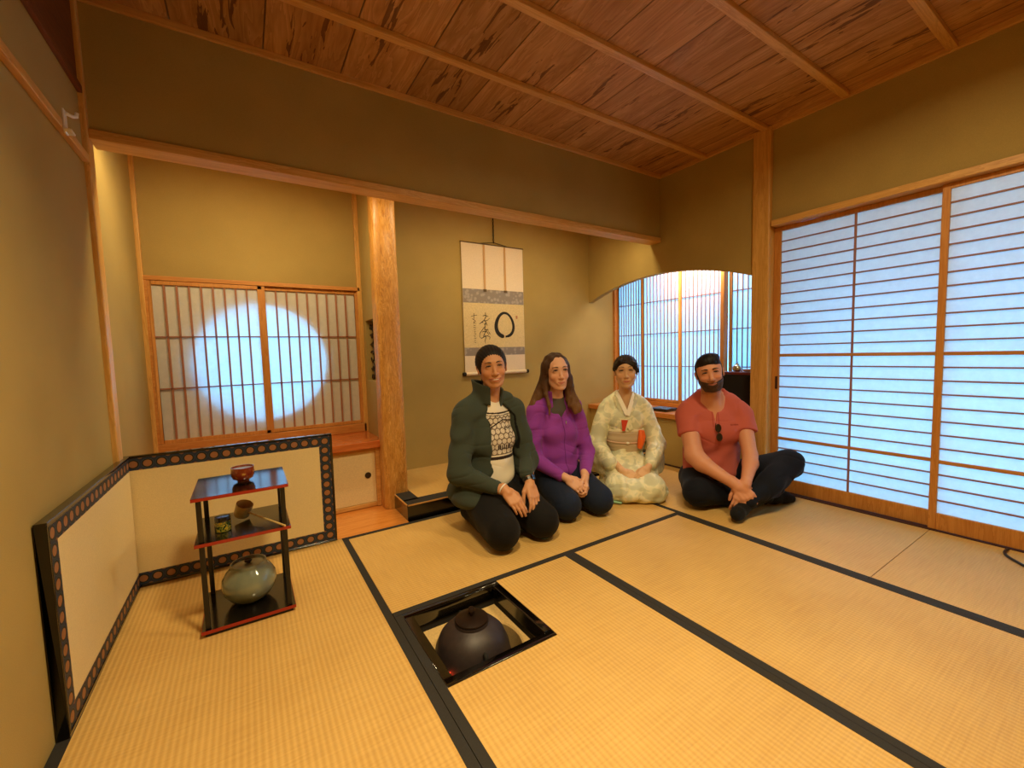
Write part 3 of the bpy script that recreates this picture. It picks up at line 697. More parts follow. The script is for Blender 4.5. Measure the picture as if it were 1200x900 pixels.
for (a, b) in (((290, 574), (318, 568)), ((303, 560), (302, 588)), ((294, 584), (312, 596)), ((300, 598), (310, 604)), ((306, 590), (300, 606))):
    s_ = ribbon([zs(*a), zs((a[0]+b[0])/2+1, (a[1]+b[1])/2-1), zs(*b)], .005, sy-.0014, 'x', None); CS.add(s_.v, s_.f)
for k in range(9):
    zy = 610+9*k; zx = 306+rr.uniform(-2, 2)
    for q in range(2):
        s_ = ribbon([zs(zx-4+rr.uniform(-2, 2), zy+q*3), zs(zx+rr.uniform(-2, 2), zy+3), zs(zx+4, zy+q*4)], .003, sy-.0014, 'x', None); CS.add(s_.v, s_.f)
put(CS.build('signature', M['ink_pale']), scr)
put(MB().box(*[v for v in (zs(512, 0)[0], zs(521, 0)[0])], sy-.002, sy-.0013, zs(0, 580)[1], zs(0, 566)[1]).build('seal', M['seal']), scr)

# ------------------------------------------------------------------ small things
hk = empty('wall_hook', (XL+.026, .515, 1.89)); tag(hk, 'white plastic hook on the rail of the left wall', 'hook')
o = MB().box(XL+.0222, XL+.028, .497, .528, 1.862, 1.945).box(XL+.022, XL+.045, .490, .535, 1.868, 1.876).build('back_plate', M['white_plastic'], bevel=.002); put(o, hk)
o = MB().tube([(XL+.028, .515, 1.935), (XL+.044, .524, 1.931), (XL+.052, .530, 1.936), (XL+.054, .532, 1.950)], [.006, .006, .006, .005], 10).build('prong', M['white_plastic'], smooth='auto'); put(o, hk)
cc = [(2.54, -1.255, .010), (2.52, -1.265, .008), (2.505, -1.285, .007), (2.50, -1.31, .007), (2.515, -1.345, .007), (2.54, -1.39, .007), (2.57, -1.45, .007), (2.60, -1.52, .007)]
cc = [(2.69, -1.24, .010), (2.65, -1.235, .008), (2.61, -1.242, .007), (2.575, -1.262, .007), (2.545, -1.287, .007), (2.515, -1.315, .007), (2.50, -1.36, .007), (2.50, -1.45, .007), (2.54, -1.6, .007)]
fine = []
for i in range(len(cc)-1):
    p0, p1, p2, p3 = [Vector(cc[max(0, min(len(cc)-1, i+d))]) for d in (-1, 0, 1, 2)]
    for t in range(6):
        u = t/6; fine.append(.5*((2*p1)+(p2-p0)*u+(2*p0-5*p1+4*p2-p3)*u*u+(3*p1-p0-3*p2+p3)*u**3))
tag(MB().tube(fine, .006, 10).build('power_cord', M['cable'], smooth='auto'), 'loop of black cord on the mat at the foot of the front sliding door', 'cord')
# flat lacquer box on the ledge
bxo = empty('lacquer_box', (2.83, .88, .4755)); tag(bxo, 'flat black lacquer box lying on the orange ledge', 'box')
put(MB().box(2.745, 2.90, .80, .985, .4755, .493).build('box_body', M['black_lacquer'], bevel=.002), bxo)
put(MB().box(2.742, 2.903, .797, .988, .4935, .503).build('lid', M['black_satin'], bevel=.002), bxo)
# tall black stand with red-brown top in the alcove
st_ = empty('lacquer_stand', (2.93, .17, .475)); tag(st_, 'black lacquer stand with red-brown top behind the corner post', 'stand')
put(MB().box(2.83, 3.05, .01, .33, .476, .828).build('stand_body', M['charcoal'], bevel=.003), st_)
put(MB().box(2.825, 3.06, .005, .345, .829, .850).build('stand_top', M['redbrown'], bevel=.003), st_)
tp = empty('glass_teapot', (2.90, .245, .8505)); tag(tp, 'small shiny pot standing on the red-brown stand', 'pot')
o = MB().lathe([(.001, 0), (.02, 0), (.032, .012), (.034, .03), (.026, .046), (.017, .052), (.017, .056), (.013, .062), (.006, .064), (.006, .070), (.009, .075), (.001, .079)], (0, 0, 0), 32).build('pot_body', M['silver'], smooth='auto'); o.parent = tp
o = MB().tube([(0, .03, .02), (0, .045, .03), (0, .055, .05)], [.007, .005, .003], 8).build('spout', M['silver'], smooth='auto'); o.parent = tp
tag(MB().lathe([(.001, 0), (.016, 0), (.030, .010), (.036, .022), (.034, .022), (.028, .012), (.001, .004)], (2.88, .15, .8505), 32).build('small_dish', M['porcelain'], smooth='auto'), 'small white dish on the red-brown stand beside the pot', 'dish')
tag(MB().lathe([(.001, 0), (.03, 0), (.045, .008), (.047, .018), (.043, .018), (.03, .006), (.001, .004)], (2.98, .12, .8505), 32).build('brown_tray', M['redbrown'], smooth='auto'), 'small dark red-brown tray behind the white dish', 'tray')
# ------------------------------------------------------------------ implicit body modelling: smooth unions of tapered limbs, meshed as one surface
def V3(*a): return np.array(a, float)
class Prim:
    __slots__ = ('t', 'a', 'b', 'ra', 'rb', 'R', 'k', 'c', 'br', 'sub')
def cone(a, b, ra, rb=None, k=.02, sub=False):
    p = Prim(); p.t = 0; p.a = np.array(a, float); p.b = np.array(b, float); p.ra = ra; p.rb = ra if rb is None else rb; p.k = k; p.sub = sub
    p.c = (p.a+p.b)/2; p.br = np.linalg.norm(p.b-p.a)/2+max(p.ra, p.rb); return p
def rotm(rx=0, ry=0, rz=0):
    cx, sx, cy, sy_, cz, sz = math.cos(rx), math.sin(rx), math.cos(ry), math.sin(ry), math.cos(rz), math.sin(rz)
    return np.array([[cz, -sz, 0], [sz, cz, 0], [0, 0, 1]]) @ np.array([[cy, 0, sy_], [0, 1, 0], [-sy_, 0, cy]]) @ np.array([[1, 0, 0], [0, cx, -sx], [0, sx, cx]])
def ell(c, r, R=None, k=.02, sub=False):
    p = Prim(); p.t = 1; p.a = np.array(c, float); p.b = np.array(r, float); p.R = R; p.k = k; p.sub = sub; p.c = p.a; p.br = max(r); p.ra = p.rb = 0; return p
def limb(pts, rs, k=.02):
    return [cone(pts[i], pts[i+1], rs[i], rs[i+1], k) for i in range(len(pts)-1)]
def pd(p, P):
    if p.t == 0:
        ab = p.b-p.a; l = ab@ab; t = np.clip(((P-p.a)@ab)/l if l > 1e-12 else np.zeros(len(P)), 0, 1)
        return np.sqrt(((P-p.a-t[:, None]*ab)**2).sum(1)) - (p.ra+(p.rb-p.ra)*t)
    Q = P-p.a
    if p.R is not None: Q = Q@p.R
    k0 = np.sqrt(((Q/p.b)**2).sum(1)); k1 = np.sqrt(((Q/(p.b*p.b))**2).sum(1))+1e-9
    return k0*(k0-1)/k1
def smin(a, b, k):
    if k <= 1e-6: return np.minimum(a, b)
    h = np.clip(.5+.5*(b-a)/k, 0, 1); return b*(1-h)+a*h-k*h*(1-h)
def smax(a, b, k): return -smin(-a, -b, k)
def field(prims):
    def f(P, c=None, r=None):
        d = np.full(len(P), .25)
        for p in prims:
            if c is not None and np.linalg.norm(c-p.c)-p.br > r+p.k+.03: continue
            q = pd(p, P)
            d = smax(d, -q, p.k) if p.sub else smin(d, q, p.k)
        return d
    return f
def surf(f, lo, hi, h):
    """surface nets on a sparse set of blocks; returns verts (n,3), quads (m,4)"""
    N_ = 14; lo = np.array(lo, float); hi = np.array(hi, float)
    nb = np.ceil((hi-lo)/(N_*h)).astype(int)
    ax = np.arange(N_+1)
    G = np.stack(np.meshgrid(ax, ax, ax, indexing='ij'), -1).reshape(-1, 3)
    dim = nb*N_+2
    def key(i): return (i[..., 0]*dim[1]+i[..., 1])*dim[2]+i[..., 2]
    vk, vp, qk = [], [], []
    br = N_*h*math.sqrt(3)/2
    for bx in range(nb[0]):
        for by in range(nb[1]):
            for bz in range(nb[2]):
                base = np.array([bx, by, bz])*N_; cen = lo+(base+N_/2)*h
                if abs(f(cen[None], cen, br)[0]) > br*1.35+.012: continue
                P = lo+(G+base)*h; d = f(P, cen, br).reshape(N_+1, N_+1, N_+1)
                ins = d < 0
                if ins.all() or not ins.any(): continue
                cnt = np.zeros((N_, N_, N_)); acc = np.zeros((N_, N_, N_, 3))
                for axn in range(3):
                    sl0 = [slice(None)]*3; sl1 = [slice(None)]*3; sl0[axn] = slice(0, N_); sl1[axn] = slice(1, N_+1)
                    d0 = d[tuple(sl0)]; d1 = d[tuple(sl1)]; cr = (d0 < 0) != (d1 < 0)
                    t = np.where(cr, d0/np.where(np.abs(d0-d1) < 1e-12, 1, d0-d1), 0)
                    oth = [q for q in range(3) if q != axn]
                    for o0 in (0, 1):
                        for o1 in (0, 1):
                            s = [slice(0, N_)]*3; s[oth[0]] = slice(o0, o0+N_); s[oth[1]] = slice(o1, o1+N_)
                            c_ = cr[tuple(s)]; tt = t[tuple(s)]
                            cnt += c_
                            for q in range(3):
                                if q == axn: acc[..., q] += np.where(c_, tt, 0)
                                elif q == oth[0]: acc[..., q] += c_*o0
                                else: acc[..., q] += c_*o1
                    # quads for edges owned by this block
                    s = [slice(0, N_)]*3
                    cr2 = cr[tuple(s)]; idx = np.argwhere(cr2)
                    if len(idx):
                        flip = d0[tuple(s)][cr2] < 0
                        g = idx+base; e0 = np.zeros(3, int); e0[oth[0]] = 1; e1 = np.zeros(3, int); e1[oth[1]] = 1
                        if axn == 1: flip = ~flip
                        ok = (g[:, oth[0]] > 0) & (g[:, oth[1]] > 0)
                        a, b, c2, d2 = key(g), key(g-e0), key(g-e0-e1), key(g-e1)
                        q4 = np.stack([a, b, c2, d2], 1); q4[~flip] = q4[~flip][:, ::-1]
                        qk.append(q4[ok])
                m = cnt > 0; ii = np.argwhere(m)
                vk.append(key(ii+base)); vp.append(lo+(ii+base+acc[m]/cnt[m][:, None])*h)
    if not vk: return np.zeros((0, 3)), np.zeros((0, 4), int)
    vk = np.concatenate(vk); vp = np.concatenate(vp); qk = np.concatenate(qk)
    o = np.argsort(vk); vk = vk[o]; vp = vp[o]
    pos = np.clip(np.searchsorted(vk, qk), 0, len(vk)-1); good = (vk[pos] == qk).all(1)
    return vp, pos[good]
def smooth_mesh(v, q, it=2, lam=.5):
    for _ in range(it):
        acc = np.zeros_like(v); n = np.zeros(len(v))
        for a, b in ((0, 1), (1, 2), (2, 3), (3, 0)):
            np.add.at(acc, q[:, a], v[q[:, b]]); np.add.at(acc, q[:, b], v[q[:, a]]); np.add.at(n, q[:, a], 1); np.add.at(n, q[:, b], 1)
        n[n == 0] = 1; v = v+lam*(acc/n[:, None]-v)
    return v
def mesh_obj(name, v, q, mat, parent, col=None):
    me = bpy.data.meshes.new(name)
    me.vertices.add(len(v)); me.vertices.foreach_set('co', v.astype(np.float32).ravel())
    me.loops.add(len(q)*4); me.loops.foreach_set('vertex_index', q.astype(np.int32).ravel())
    me.polygons.add(len(q)); me.polygons.foreach_set('loop_start', np.arange(0, len(q)*4, 4, dtype=np.int32)); me.polygons.foreach_set('loop_total', np.full(len(q), 4, dtype=np.int32))
    me.polygons.foreach_set('use_smooth', np.ones(len(q), dtype=bool))
    me.update(calc_edges=True); me.validate()
    me.materials.append(mat)
    if col is not None:
        a = me.color_attributes.new('Col', 'FLOAT_COLOR', 'POINT'); c4 = np.ones((len(v), 4), np.float32); c4[:, :3] = col
        a.data.foreach_set('color', c4.ravel())
    o = bpy.data.objects.new(name, me); C.objects.link(o); o.parent = parent
    return o
def shape(name, f, lo, hi, h, mat, parent, colf=None, it=1):
    v, q = surf(f, lo, hi, h); v = smooth_mesh(v, q, it)
    return mesh_obj(name, v, q, mat, parent, colf(v) if colf else None)
def linc(c): return np.array(lin(c)[:3])
def mixc(col, m, c): 
    m = np.clip(m, 0, 1)[:, None]; return col*(1-m)+linc(c)*m
def sstep(x, a, b):
    t = np.clip((x-a)/(b-a), 0, 1); return t*t*(3-2*t)
def colmat(name, rough=.6, spec=.4, sheen=0, bumps=0, bsc=200, sss=0, bd=.001, coat=0, tiny=0.):
    m, nt, b, o = newmat(name)
    a = nt.nodes.new('ShaderNodeAttribute'); a.attribute_name = 'Col'; nt.links.new(a.outputs['Color'], b.inputs['Base Color'])
    b.inputs['Roughness'].default_value = rough; b.inputs['Specular IOR Level'].default_value = spec; b.inputs['Sheen Weight'].default_value = sheen
    if sss: b.inputs['Subsurface Weight'].default_value = sss; b.inputs['Subsurface Radius'].default_value = (.008, .004, .002); b.inputs['Subsurface Scale'].default_value = 1.0
    if bumps:
        t = N(nt, 'ShaderNodeTexNoise', Scale=float(bsc), Detail=3.0); nt.links.new(coords(nt), t.inputs['Vector']); bump(nt, b, t.outputs[0], bumps, bd)
    return m
M['skin'] = colmat('skin', .5, .35, bumps=.15, bsc=300, bd=.0005)
M['cloth'] = colmat('woven_cloth', .85, .2, bumps=.3, bsc=420, sheen=.04)
M['fleece'] = colmat('fleece', .95, .1, bumps=.7, bsc=260, sheen=.08, bd=.0015)
M['silkcloth'] = colmat('kimono_silk', .5, .35, bumps=.1, bsc=500)
M['hair'] = colmat('hair', .42, .4)
def hairmat():
    m, nt, b, o = newmat('hair_strands')
    a = nt.nodes.new('ShaderNodeAttribute'); a.attribute_name = 'Col'
    t = N(nt, 'ShaderNodeTexNoise', Scale=1.0, Detail=3.0); nt.links.new(coords(nt, (260, 260, 30)), t.inputs['Vector'])
    hs = nt.nodes.new('ShaderNodeHueSaturation'); nt.links.new(a.outputs['Color'], hs.inputs['Color'])
    nt.links.new(math_node(nt, 'ADD', .55, math_node(nt, 'MULTIPLY', t.outputs[0], .9)), hs.inputs['Value']); nt.links.new(hs.outputs[0], b.inputs['Base Color'])
    b.inputs['Roughness'].default_value = .55; b.inputs['Specular IOR Level'].default_value = .25; bump(nt, b, t.outputs[0], .5, .002)
    return m
M['hair'] = hairmat()
M['eyewhite'] = plain('eye_white', (214, 200, 184), .3)
M['iris'] = plain('dark_iris', (34, 22, 14), .2)
M['browhair'] = plain('brow_hair', (30, 20, 14), .7)
M['teeth'] = plain('teeth', (206, 192, 172), .3)

def xf(R, o, s):
    """returns map from head-local to person-local"""
    return lambda *p: o + R@(np.array(p, float)*s)
class Head:
    """face looks along local +y; centre between the ears; s = scale"""
    def __init__(H, o, yaw=0, pitch=0, roll=0, s=1.15, jaw=1., wide=1., smile=0, nose=1., female=True, neck=None, neck_r=.05, open_eye=1., sil=1.):
        H.o = np.array(o, float); H.s = s; H.R = rotm(pitch, 0, 0)
        H.R = rotm(0, 0, yaw) @ rotm(pitch, 0, 0) @ rotm(0, roll, 0)
        T = H.T = xf(H.R, H.o, s); R = H.R; w = wide; H.w = w; H.female = female; H.smile = smile; H.oe = open_eye
        E = lambda c, r, k=.02, rr=None, sub=False: ell(T(*c), [x*s for x in r], R if rr is None else R@rr, k*s, sub)
        K = lambda a, b, ra, rb, k=.012, sub=False: cone(T(*a), T(*b), ra*s, rb*s, k*s, sub)
        P = [E((0, -.018, .032), (.073*w, .094, .084)), E((0, .030, .036), (.060*w, .058, .062), .03)]
        P += [E((0, .034, -.022), (.058*w, .055, .080), .03)]
        for g in (-1, 1):
            P += [K((g*.049*w, -.002, -.045), (g*(.023 if female else .029)*w*jaw, .050, -.090), .016*jaw, .016, .03)]
            P += [E((g*.036*w, .064, -.022-.004*0), (.021+.003*smile, .020, .019), .022)]
            P += [E((g*.0305, .080, .014), (.018, .012, .011), .008)] # lids
        P += [E((0, .070, -.094), (.020*jaw, .017, .016), .024)]
        P += [K((-.034, .079, .036), (.034, .079, .036), .009, .009, .014)]
        for g in (-1, 1): P += [E((g*.031, .102, .020), (.017, .016, .010), .012, sub=True)]
        for g in (-1, 1): P += [E((g*.0310, .0785, .0150), (.0175, .0100, .0095), .004)]
        n = nose
        P += [K((0, .083, .022), (0, .104*1, -.020), .0065*n, .0085*n, .010), E((0, .106, -.027), (.0115*n, .011*n, .0095*n), None or .008)]
        for g in (-1, 1): P += [E((g*.0125*n, .097, -.030), (.0072*n, .009, .0072), .006)]
        for g in (-1, 1): P += [E((g*.0060*n, .1045, -.0375), (.0034, .0045, .003), .003, sub=True)]
        # mouth
        mw = .0225+(.013 if smile > .7 else .006)*smile; H.mw = mw; zc = lambda t: -.058+.006*smile*t*t
        P += [E((0, .083, -.058), (.030, .014, .022), .014)]
        for i in range(6):
            t0 = -1+i/3; t1 = t0+1/3
            ya = .0965-.016*t0*t0; yb = .0965-.016*t1*t1; op = .0022+(.0042 if smile > .7 else 0)
            P += [K((t0*mw, ya, zc(t0)+op*.9*(1-t0*t0)), (t1*mw, yb, zc(t1)+op*.9*(1-t1*t1)), .0026*(1.05-.6*abs(t0)), .0026*(1.05-.6*abs(t1)), .004)]
            P += [K((t0*mw*.92, ya-.001, zc(t0)-.0052*(1-t0*t0)-op*.9*(1-t0*t0)), (t1*mw*.92, yb-.001, zc(t1)-.0052*(1-t1*t1)-op*.9*(1-t1*t1)), .0034*(1.05-.65*abs(t0)), .0034*(1.05-.65*abs(t1)), .004)]
        for g in (-1, 1):
            er = rotm(0, 0, g*-.35)@rotm(.15, 0, 0)
            P += [E((g*.0745*w, -.004, -.002), (.007, .017, .029), .006, er), E((g*.080*w, -.010, .010), (.006, .014, .016), .005, er)]
            P += [E((g*.084*w, .002, .002), (.005, .008, .014), .004, er, sub=True)]
        H.face = P
        H.neck_prims = []
        if neck is not None:
            nb = np.array(neck, float)
            H.neck_prims = [cone(T(0, -.022, -.055), nb, neck_r*.98, neck_r*1.08, .03)]
        H.prims = H.neck_prims + P
    def local(H, P): return ((P-H.o)@H.R)/H.s
    def color(H, P, col, lip=(150, 78, 66), brow=None, blush=None):
        L = H.local(P); mw = H.mw; x, y, z = L[:, 0], L[:, 1], L[:, 2]
        zc = -.058+.006*H.smile*(x/mw)**2
        m = ((np.abs(x) < mw*1.02) & (y > .06) & (z-zc < .0058*(1-.7*(x/mw)**2)) & (z-zc > -.0098*(1-.8*(x/mw)**2)))
        near = (np.abs(x) < .2) & (np.abs(z) < .2) & (np.abs(y) < .2)
        if blush:
            for g in (-1, 1):
                dd = ((x-g*.038)/.022)**2+((z+.022)/.018)**2; col = mixc(col, near*(y > 0)*.35*np.exp(-dd), blush)
        col = mixc(col, (m & near)*.85, lip)
        # shade of the lid creases, painted darker into the skin colour
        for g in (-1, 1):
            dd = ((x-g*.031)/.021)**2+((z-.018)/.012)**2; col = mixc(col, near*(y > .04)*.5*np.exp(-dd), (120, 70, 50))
        return col
    def features(H, parent, brow_col='browhair', brow_w=.0032, eye=1., brow_z=.0345, lash=.0036):
        T, s = H.T, H.s
        for g in (-1, 1):
            # eye: almond with iris
            hgt = .0060*H.oe*eye; n = 20; m = 8; vs = []; fs = []; mi = []
            for j in range(m+1):
                v_ = j/m*2-1
                for i in range(n+1):
                    u = i/n*2-1; x = u*.0155; zz = v_*hgt*(1-u*u)**.8*(1.15 if v_ > 0 else .9) + .0012*g*u*0
                    y = .0890-.0062*u*u-.0009*v_*v_ - .0
                    vs.append(T(g*.0310+x, y, .0150+zz))
            for j in range(m):
                for i in range(n):
                    fs.append((j*(n+1)+i, j*(n+1)+i+1, (j+1)*(n+1)+i+1, (j+1)*(n+1)+i))
                    u = (i+.5)/n*2-1; vv = (j+.5)/m*2-1
                    mi.append(1 if (u*.0155)**2+(vv*.0060*H.oe-.0006)**2 < .0064**2 else 0)
            mb = MB().add(vs, fs); mb.mi = {i: v for i, v in enumerate(mi) if v}
            o = mb.build('eye', [M['eyewhite'], M['iris']], parent, smooth=True)
            pts = [T(g*.0310+u*.0170, .0902-.0068*u*u, .0152+hgt*1.15*max(0, 1-u*u)**.8) for u in np.linspace(-1, 1, 11)]
            MB().tube(pts, [lash*s*q for q in (.5, .7, .9, 1, 1, 1, 1, 1, .9, .7, .5)], 6).build('eyelash', M['browhair'], parent, smooth=True)
            pts = [T(g*(.0135+.037*t), .0915-.0160*t*t, brow_z+.0055*math.sin(PI*min(1, t*.85+.1))) for t in np.linspace(0, 1, 10)]
            MB().tube(pts, [brow_w*s*q for q in (.6, 1, 1.1, 1.1, 1, .95, .85, .7, .55, .3)], 8, flat=.55).build('eyebrow', M[brow_col], parent, smooth=True)
        if H.smile > .7:
            mw = H.mw*.90; pts = [T(t*mw, .0945-.016*(t*mw/H.mw)**2, -.0592+.006*H.smile*(t*mw/H.mw)**2) for t in np.linspace(-1, 1, 9)]
            MB().tube(pts, [.0043*s*q for q in (.45, .8, 1, 1.05, 1.1, 1.05, 1, .8, .45)], 8).build('teeth', M['teeth'], parent, smooth=True)
def hand(wrist, fwd, back, side, s=1., curl=(.5, .5, .5, .5), spread=.06, thumb=.5, wr=.026, k=.005, thumb_in=.2):
    """prims for a hand: fwd towards fingertips, back = normal of the back of the hand, side: +1 thumb on +x' (fwd x back) side else -1"""
    f = np.array(fwd, float); f /= np.linalg.norm(f); b = np.array(back, float); b -= f*(b@f); b /= np.linalg.norm(b); r = np.cross(f, b)*side
    o = np.array(wrist, float); P = []
    L = lambda x, y, z: o + (r*x+f*y+b*z)*s
    Rm = np.stack([r, f, b], 1)
    P.append(cone(L(0, -.02, 0), L(0, .02, 0), wr*s*.92, wr*s*.95, .012))
    for x, y0, y1, rr in ((.024, .02, .082, .0135), (.008, .02, .086, .0135), (-.010, .02, .082, .0130), (-.026, .022, .074, .012)):
        P.append(cone(L(x*.75, y0, 0), L(x, y1, .001), .015*s, rr*s, .008))
    for i, (x, y, l, rr) in enumerate(((.026, .086, .072, .0088), (.009, .090, .080, .0090), (-.010, .086, .074, .0086), (-.027, .077, .058, .0078))):
        c = curl[i]; a = 0; p = L(x, y, .001); sp = spread*(x/.03)
        for seg, (fr, ca) in enumerate(((.45, .8), (.30, 1.2), (.25, .9))):
            a += c*ca*(.75 if seg == 0 else 1)
            d = f*math.cos(a)*math.cos(sp)+r*math.sin(sp)*(1 if seg < 2 else .5)-b*math.sin(a)
            q = p+d*l*fr*s; P.append(cone(p, q, rr*s*(1-.08*seg), rr*s*(1-.08*(seg+1)), k*.8 if seg == 0 else .002)); p = q
    t0 = L(.020, .018, -.004); t1 = L(.038+.008*thumb, .046, -.012-.01*thumb_in); t2 = t1 + (f*.8+r*(.45*thumb)-b*thumb_in)/math.sqrt(.64+.2*thumb*thumb+thumb_in**2)*.032*s; t3 = t2+(f*.95-r*.12-b*(thumb_in+.1))/1.05*.026*s
    P += [cone(t0, t1, .016*s, .0125*s, .010), cone(t1, t2, .0118*s, .0102*s, .003), cone(t2, t3, .0102*s, .0082*s, .002)]
    return P
def person(name, loc, rz, label):
    r = empty(name, loc, rz); tag(r, label, 'person'); return r
def wr_(P, amp, fx, fy, fz, ph=0.):
    """soft folds with sharper creases between them"""
    x, y, z = P[:, 0], P[:, 1], P[:, 2]
    a = amp*(np.sin(x*fx+y*fy+z*fz+ph+1.3*np.sin(z*17+x*9+ph))*np.sin(y*fx*.31-z*fy*.2+x*11+ph*2))
    u = z*fz*.75+x*fx*.4*np.sin(ph+1)-y*fy*.6+1.6*np.sin(x*13+y*9+ph)+.8*np.sin(z*31-x*17)
    m = .5+.5*np.sin(x*15+z*11-y*8+ph*3)
    return a+amp*.95*m*(1-np.abs(np.sin(u)))**4
# ------------------------------------------------------------------ the four people
SK = {'a': (194, 138, 98), 'b': (218, 166, 134), 'c': (216, 172, 130), 'd': (206, 144, 112)}
BB = lambda x0, x1, y0, y1, z0, z1: ((x0, y0, z0), (x1, y1, z1))
def const(c): return lambda v: np.tile(linc(c), (len(v), 1))
def body_mesh(root, prims, lo, hi, skin, head, lip, blush, h=.0028):
    f = field(prims)
    def col(v):
        c = np.tile(linc(skin), (len(v), 1)); return head.color(v, c, lip, blush=blush)
    return shape('body', f, lo, hi, h, M['skin'], root, col, it=1)
def hair_noise(L, amp, fr):
    a = np.arctan2(L[:, 0], L[:, 2]+.02)
    return amp*(np.sin(a*fr+L[:, 1]*40)+.6*np.sin(a*fr*2.3+L[:, 1]*25+1))

# ============ woman in the green fleece jacket
def woman_green():
    root = person('person', (.80, .60, 0), PI, 'person kneeling in dark green fleece jacket, white printed t-shirt and black trousers')
    H = Head((.002, .055, .962), yaw=-.36, pitch=-.04, roll=.10, s=1.03, wide=1.06, smile=1., nose=1.08, neck=(0, .005, .70), neck_r=.052, open_eye=.7)
    torso = [ell((0, -.008, .54), (.122, .080, .15), k=.04), ell((0, .01, .38), (.12, .095, .15), k=.05), cone((-.14, 0, .665), (.14, 0, .665), .034, .034, .04), cone((-.03, 0, .76), (-.13, 0, .69), .032, .032, .04), cone((.03, 0, .76), (.13, 0, .69), .032, .032, .04), ell((0, .01, .22), (.145, .12, .11), k=.05)]
    aR = [(.175, 0, .655), (.245, .07, .37), (.072, .285, .285)]; aL = [(-.175, 0, .655), (-.215, .09, .38), (-.098, .275, .300)]
    armsk = limb(aR, [.045, .038, .026], .02)+limb(aL, [.045, .038, .026], .02)
    legs = limb([(.10, .02, .19), (.145, .375, .115)], [.09, .075], .03)+limb([(-.10, .02, .19), (-.105, .375, .115)], [.09, .075], .03)
    legs += limb([(.145, .36, .08), (.10, -.10, .055), (.06, -.20, .035)], [.055, .035, .028], .02)+limb([(-.105, .36, .08), (-.08, -.10, .055), (-.05, -.20, .035)], [.055, .035, .028], .02)
    hR = hand((.072, .290, .292), (-.24, .60, -.56), (.25, .62, .6), -1, s=1.05, curl=(.30, .30, .30, .32), thumb=.2, thumb_in=.35, spread=-.02)
    hL = hand((-.098, .278, .298), (.16, .56, -.60), (-.12, .72, .62), 1, s=1.08, curl=(.32, .30, .30, .30), thumb=.2, thumb_in=.4, spread=.0)
    body_mesh(root, torso+armsk+legs+H.prims+hR+hL, (-.36, -.30, 0), (.36, .56, 1.13), SK['a'], H, (152, 66, 56), (190, 110, 84))
    H.features(root, brow_w=.0052)
    # trousers
    tr = [ell((0, .02, .20), (.165, .15, .12), k=.05)]+limb([(.10, .03, .20), (.15, .375, .115)], [.115, .094], .04)+limb([(-.095, .03, .20), (-.115, .375, .108)], [.115, .092], .04)
    tr += limb([(.15, .36, .085), (.11, -.10, .07)], [.075, .055], .03)+limb([(-.11, .36, .085), (-.09, -.10, .07)], [.075, .055], .03)
    ft = field(tr)
    def f(P, c=None, r=None):
        d = ft(P, c, r)+wr_(P, .0025, 30, 22, 30); return smax(d, .002-P[:, 2], .01)
    shape('trousers', f, (-.30, -.25, -.01), (.32, .54, .38), .005, M['cloth'], root, const((17, 15, 15)))
    sk = limb([(.10, -.10, .055), (.06, -.21, .035)], [.045, .032], .02)+limb([(-.08, -.10, .055), (-.05, -.21, .035)], [.045, .032], .02)
    shape('socks', field(sk), (-.14, -.28, 0), (.17, -.03, .12), .006, M['cloth'], root, const((22, 22, 24)))
    # t-shirt
    sh = [ell((0, .0, .54), (.152, .104, .17), k=.05), ell((0, .02, .38), (.138, .115, .15), k=.05), cone((-.13, 0, .68), (.13, 0, .68), .045, .045, .06), cone((0, 0, .71), (0, 0, .80), .073, .062, .05), ell((.062, .078, .53), (.062, .045, .058), k=.05), ell((-.062, .078, .53), (.062, .045, .058), k=.05), ell((0, .04, .30), (.125, .11, .09), k=.04)]
    fs = field(sh)
    def f(P, c=None, r=None):
        d = fs(P, c, r)+wr_(P, .0022, 16, 10, 34, 1.)*(P[:, 2] < .46)
        nk = np.sqrt((P[:, 0])**2+(P[:, 1]-.015)**2+((P[:, 2]-.848)*.8)**2)-.072
        return smax(smax(d, -nk, .006), .245-P[:, 2], .01)
    def colt(v):
        c = np.tile(linc((226, 216, 196)), (len(v), 1)); x = v[:, 0]+.045; z = v[:, 2]; fr = (v[:, 1] > .03)
        z = z-.12*x*0
        inside = (z > .452) & (z < .676) & (np.abs(x) < .14) & fr
        c = np.where(inside[:, None], linc((120, 104, 90)), c)
        px, pz = .033, .030
        row = np.floor((z-.452)/pz); xx = (x+row*px*.5)/px; fx = (xx-np.floor(xx)-.5)*px; fz = ((z-.452)/pz-row-.5)*pz
        rr_ = np.sqrt(fx*fx+fz*fz); c = mixc(c, inside*(1-sstep(rr_, .0125, .0142)), (222, 210, 188)); c = mixc(c, inside*(np.abs(rr_-.0066) < .0013)*.7, (110, 92, 80))
        dk = (44, 30, 26)
        pk = .648-.42*np.abs(x-.0)*(x > 0)-.16*np.abs(x)*(x < 0); c = mixc(c, fr*(np.abs(z-pk) < .004)*(z > .56), dk)
        cz = .690+.25*x*x/.04*.1; c = mixc(c, fr*(np.abs(z-cz) < .0045)*(np.abs(x) < .14), dk); c = mixc(c, fr*(np.abs(z-cz+.014) < .0022)*(np.abs(x) < .14), dk)
        c = mixc(c, fr*(np.abs(z-.450) < .0022)*1., dk); c = mixc(c, fr*(np.abs(z-.432) < .0085), dk); c = mixc(c, fr*(z > .4405)*(z < .448), (222, 210, 188))
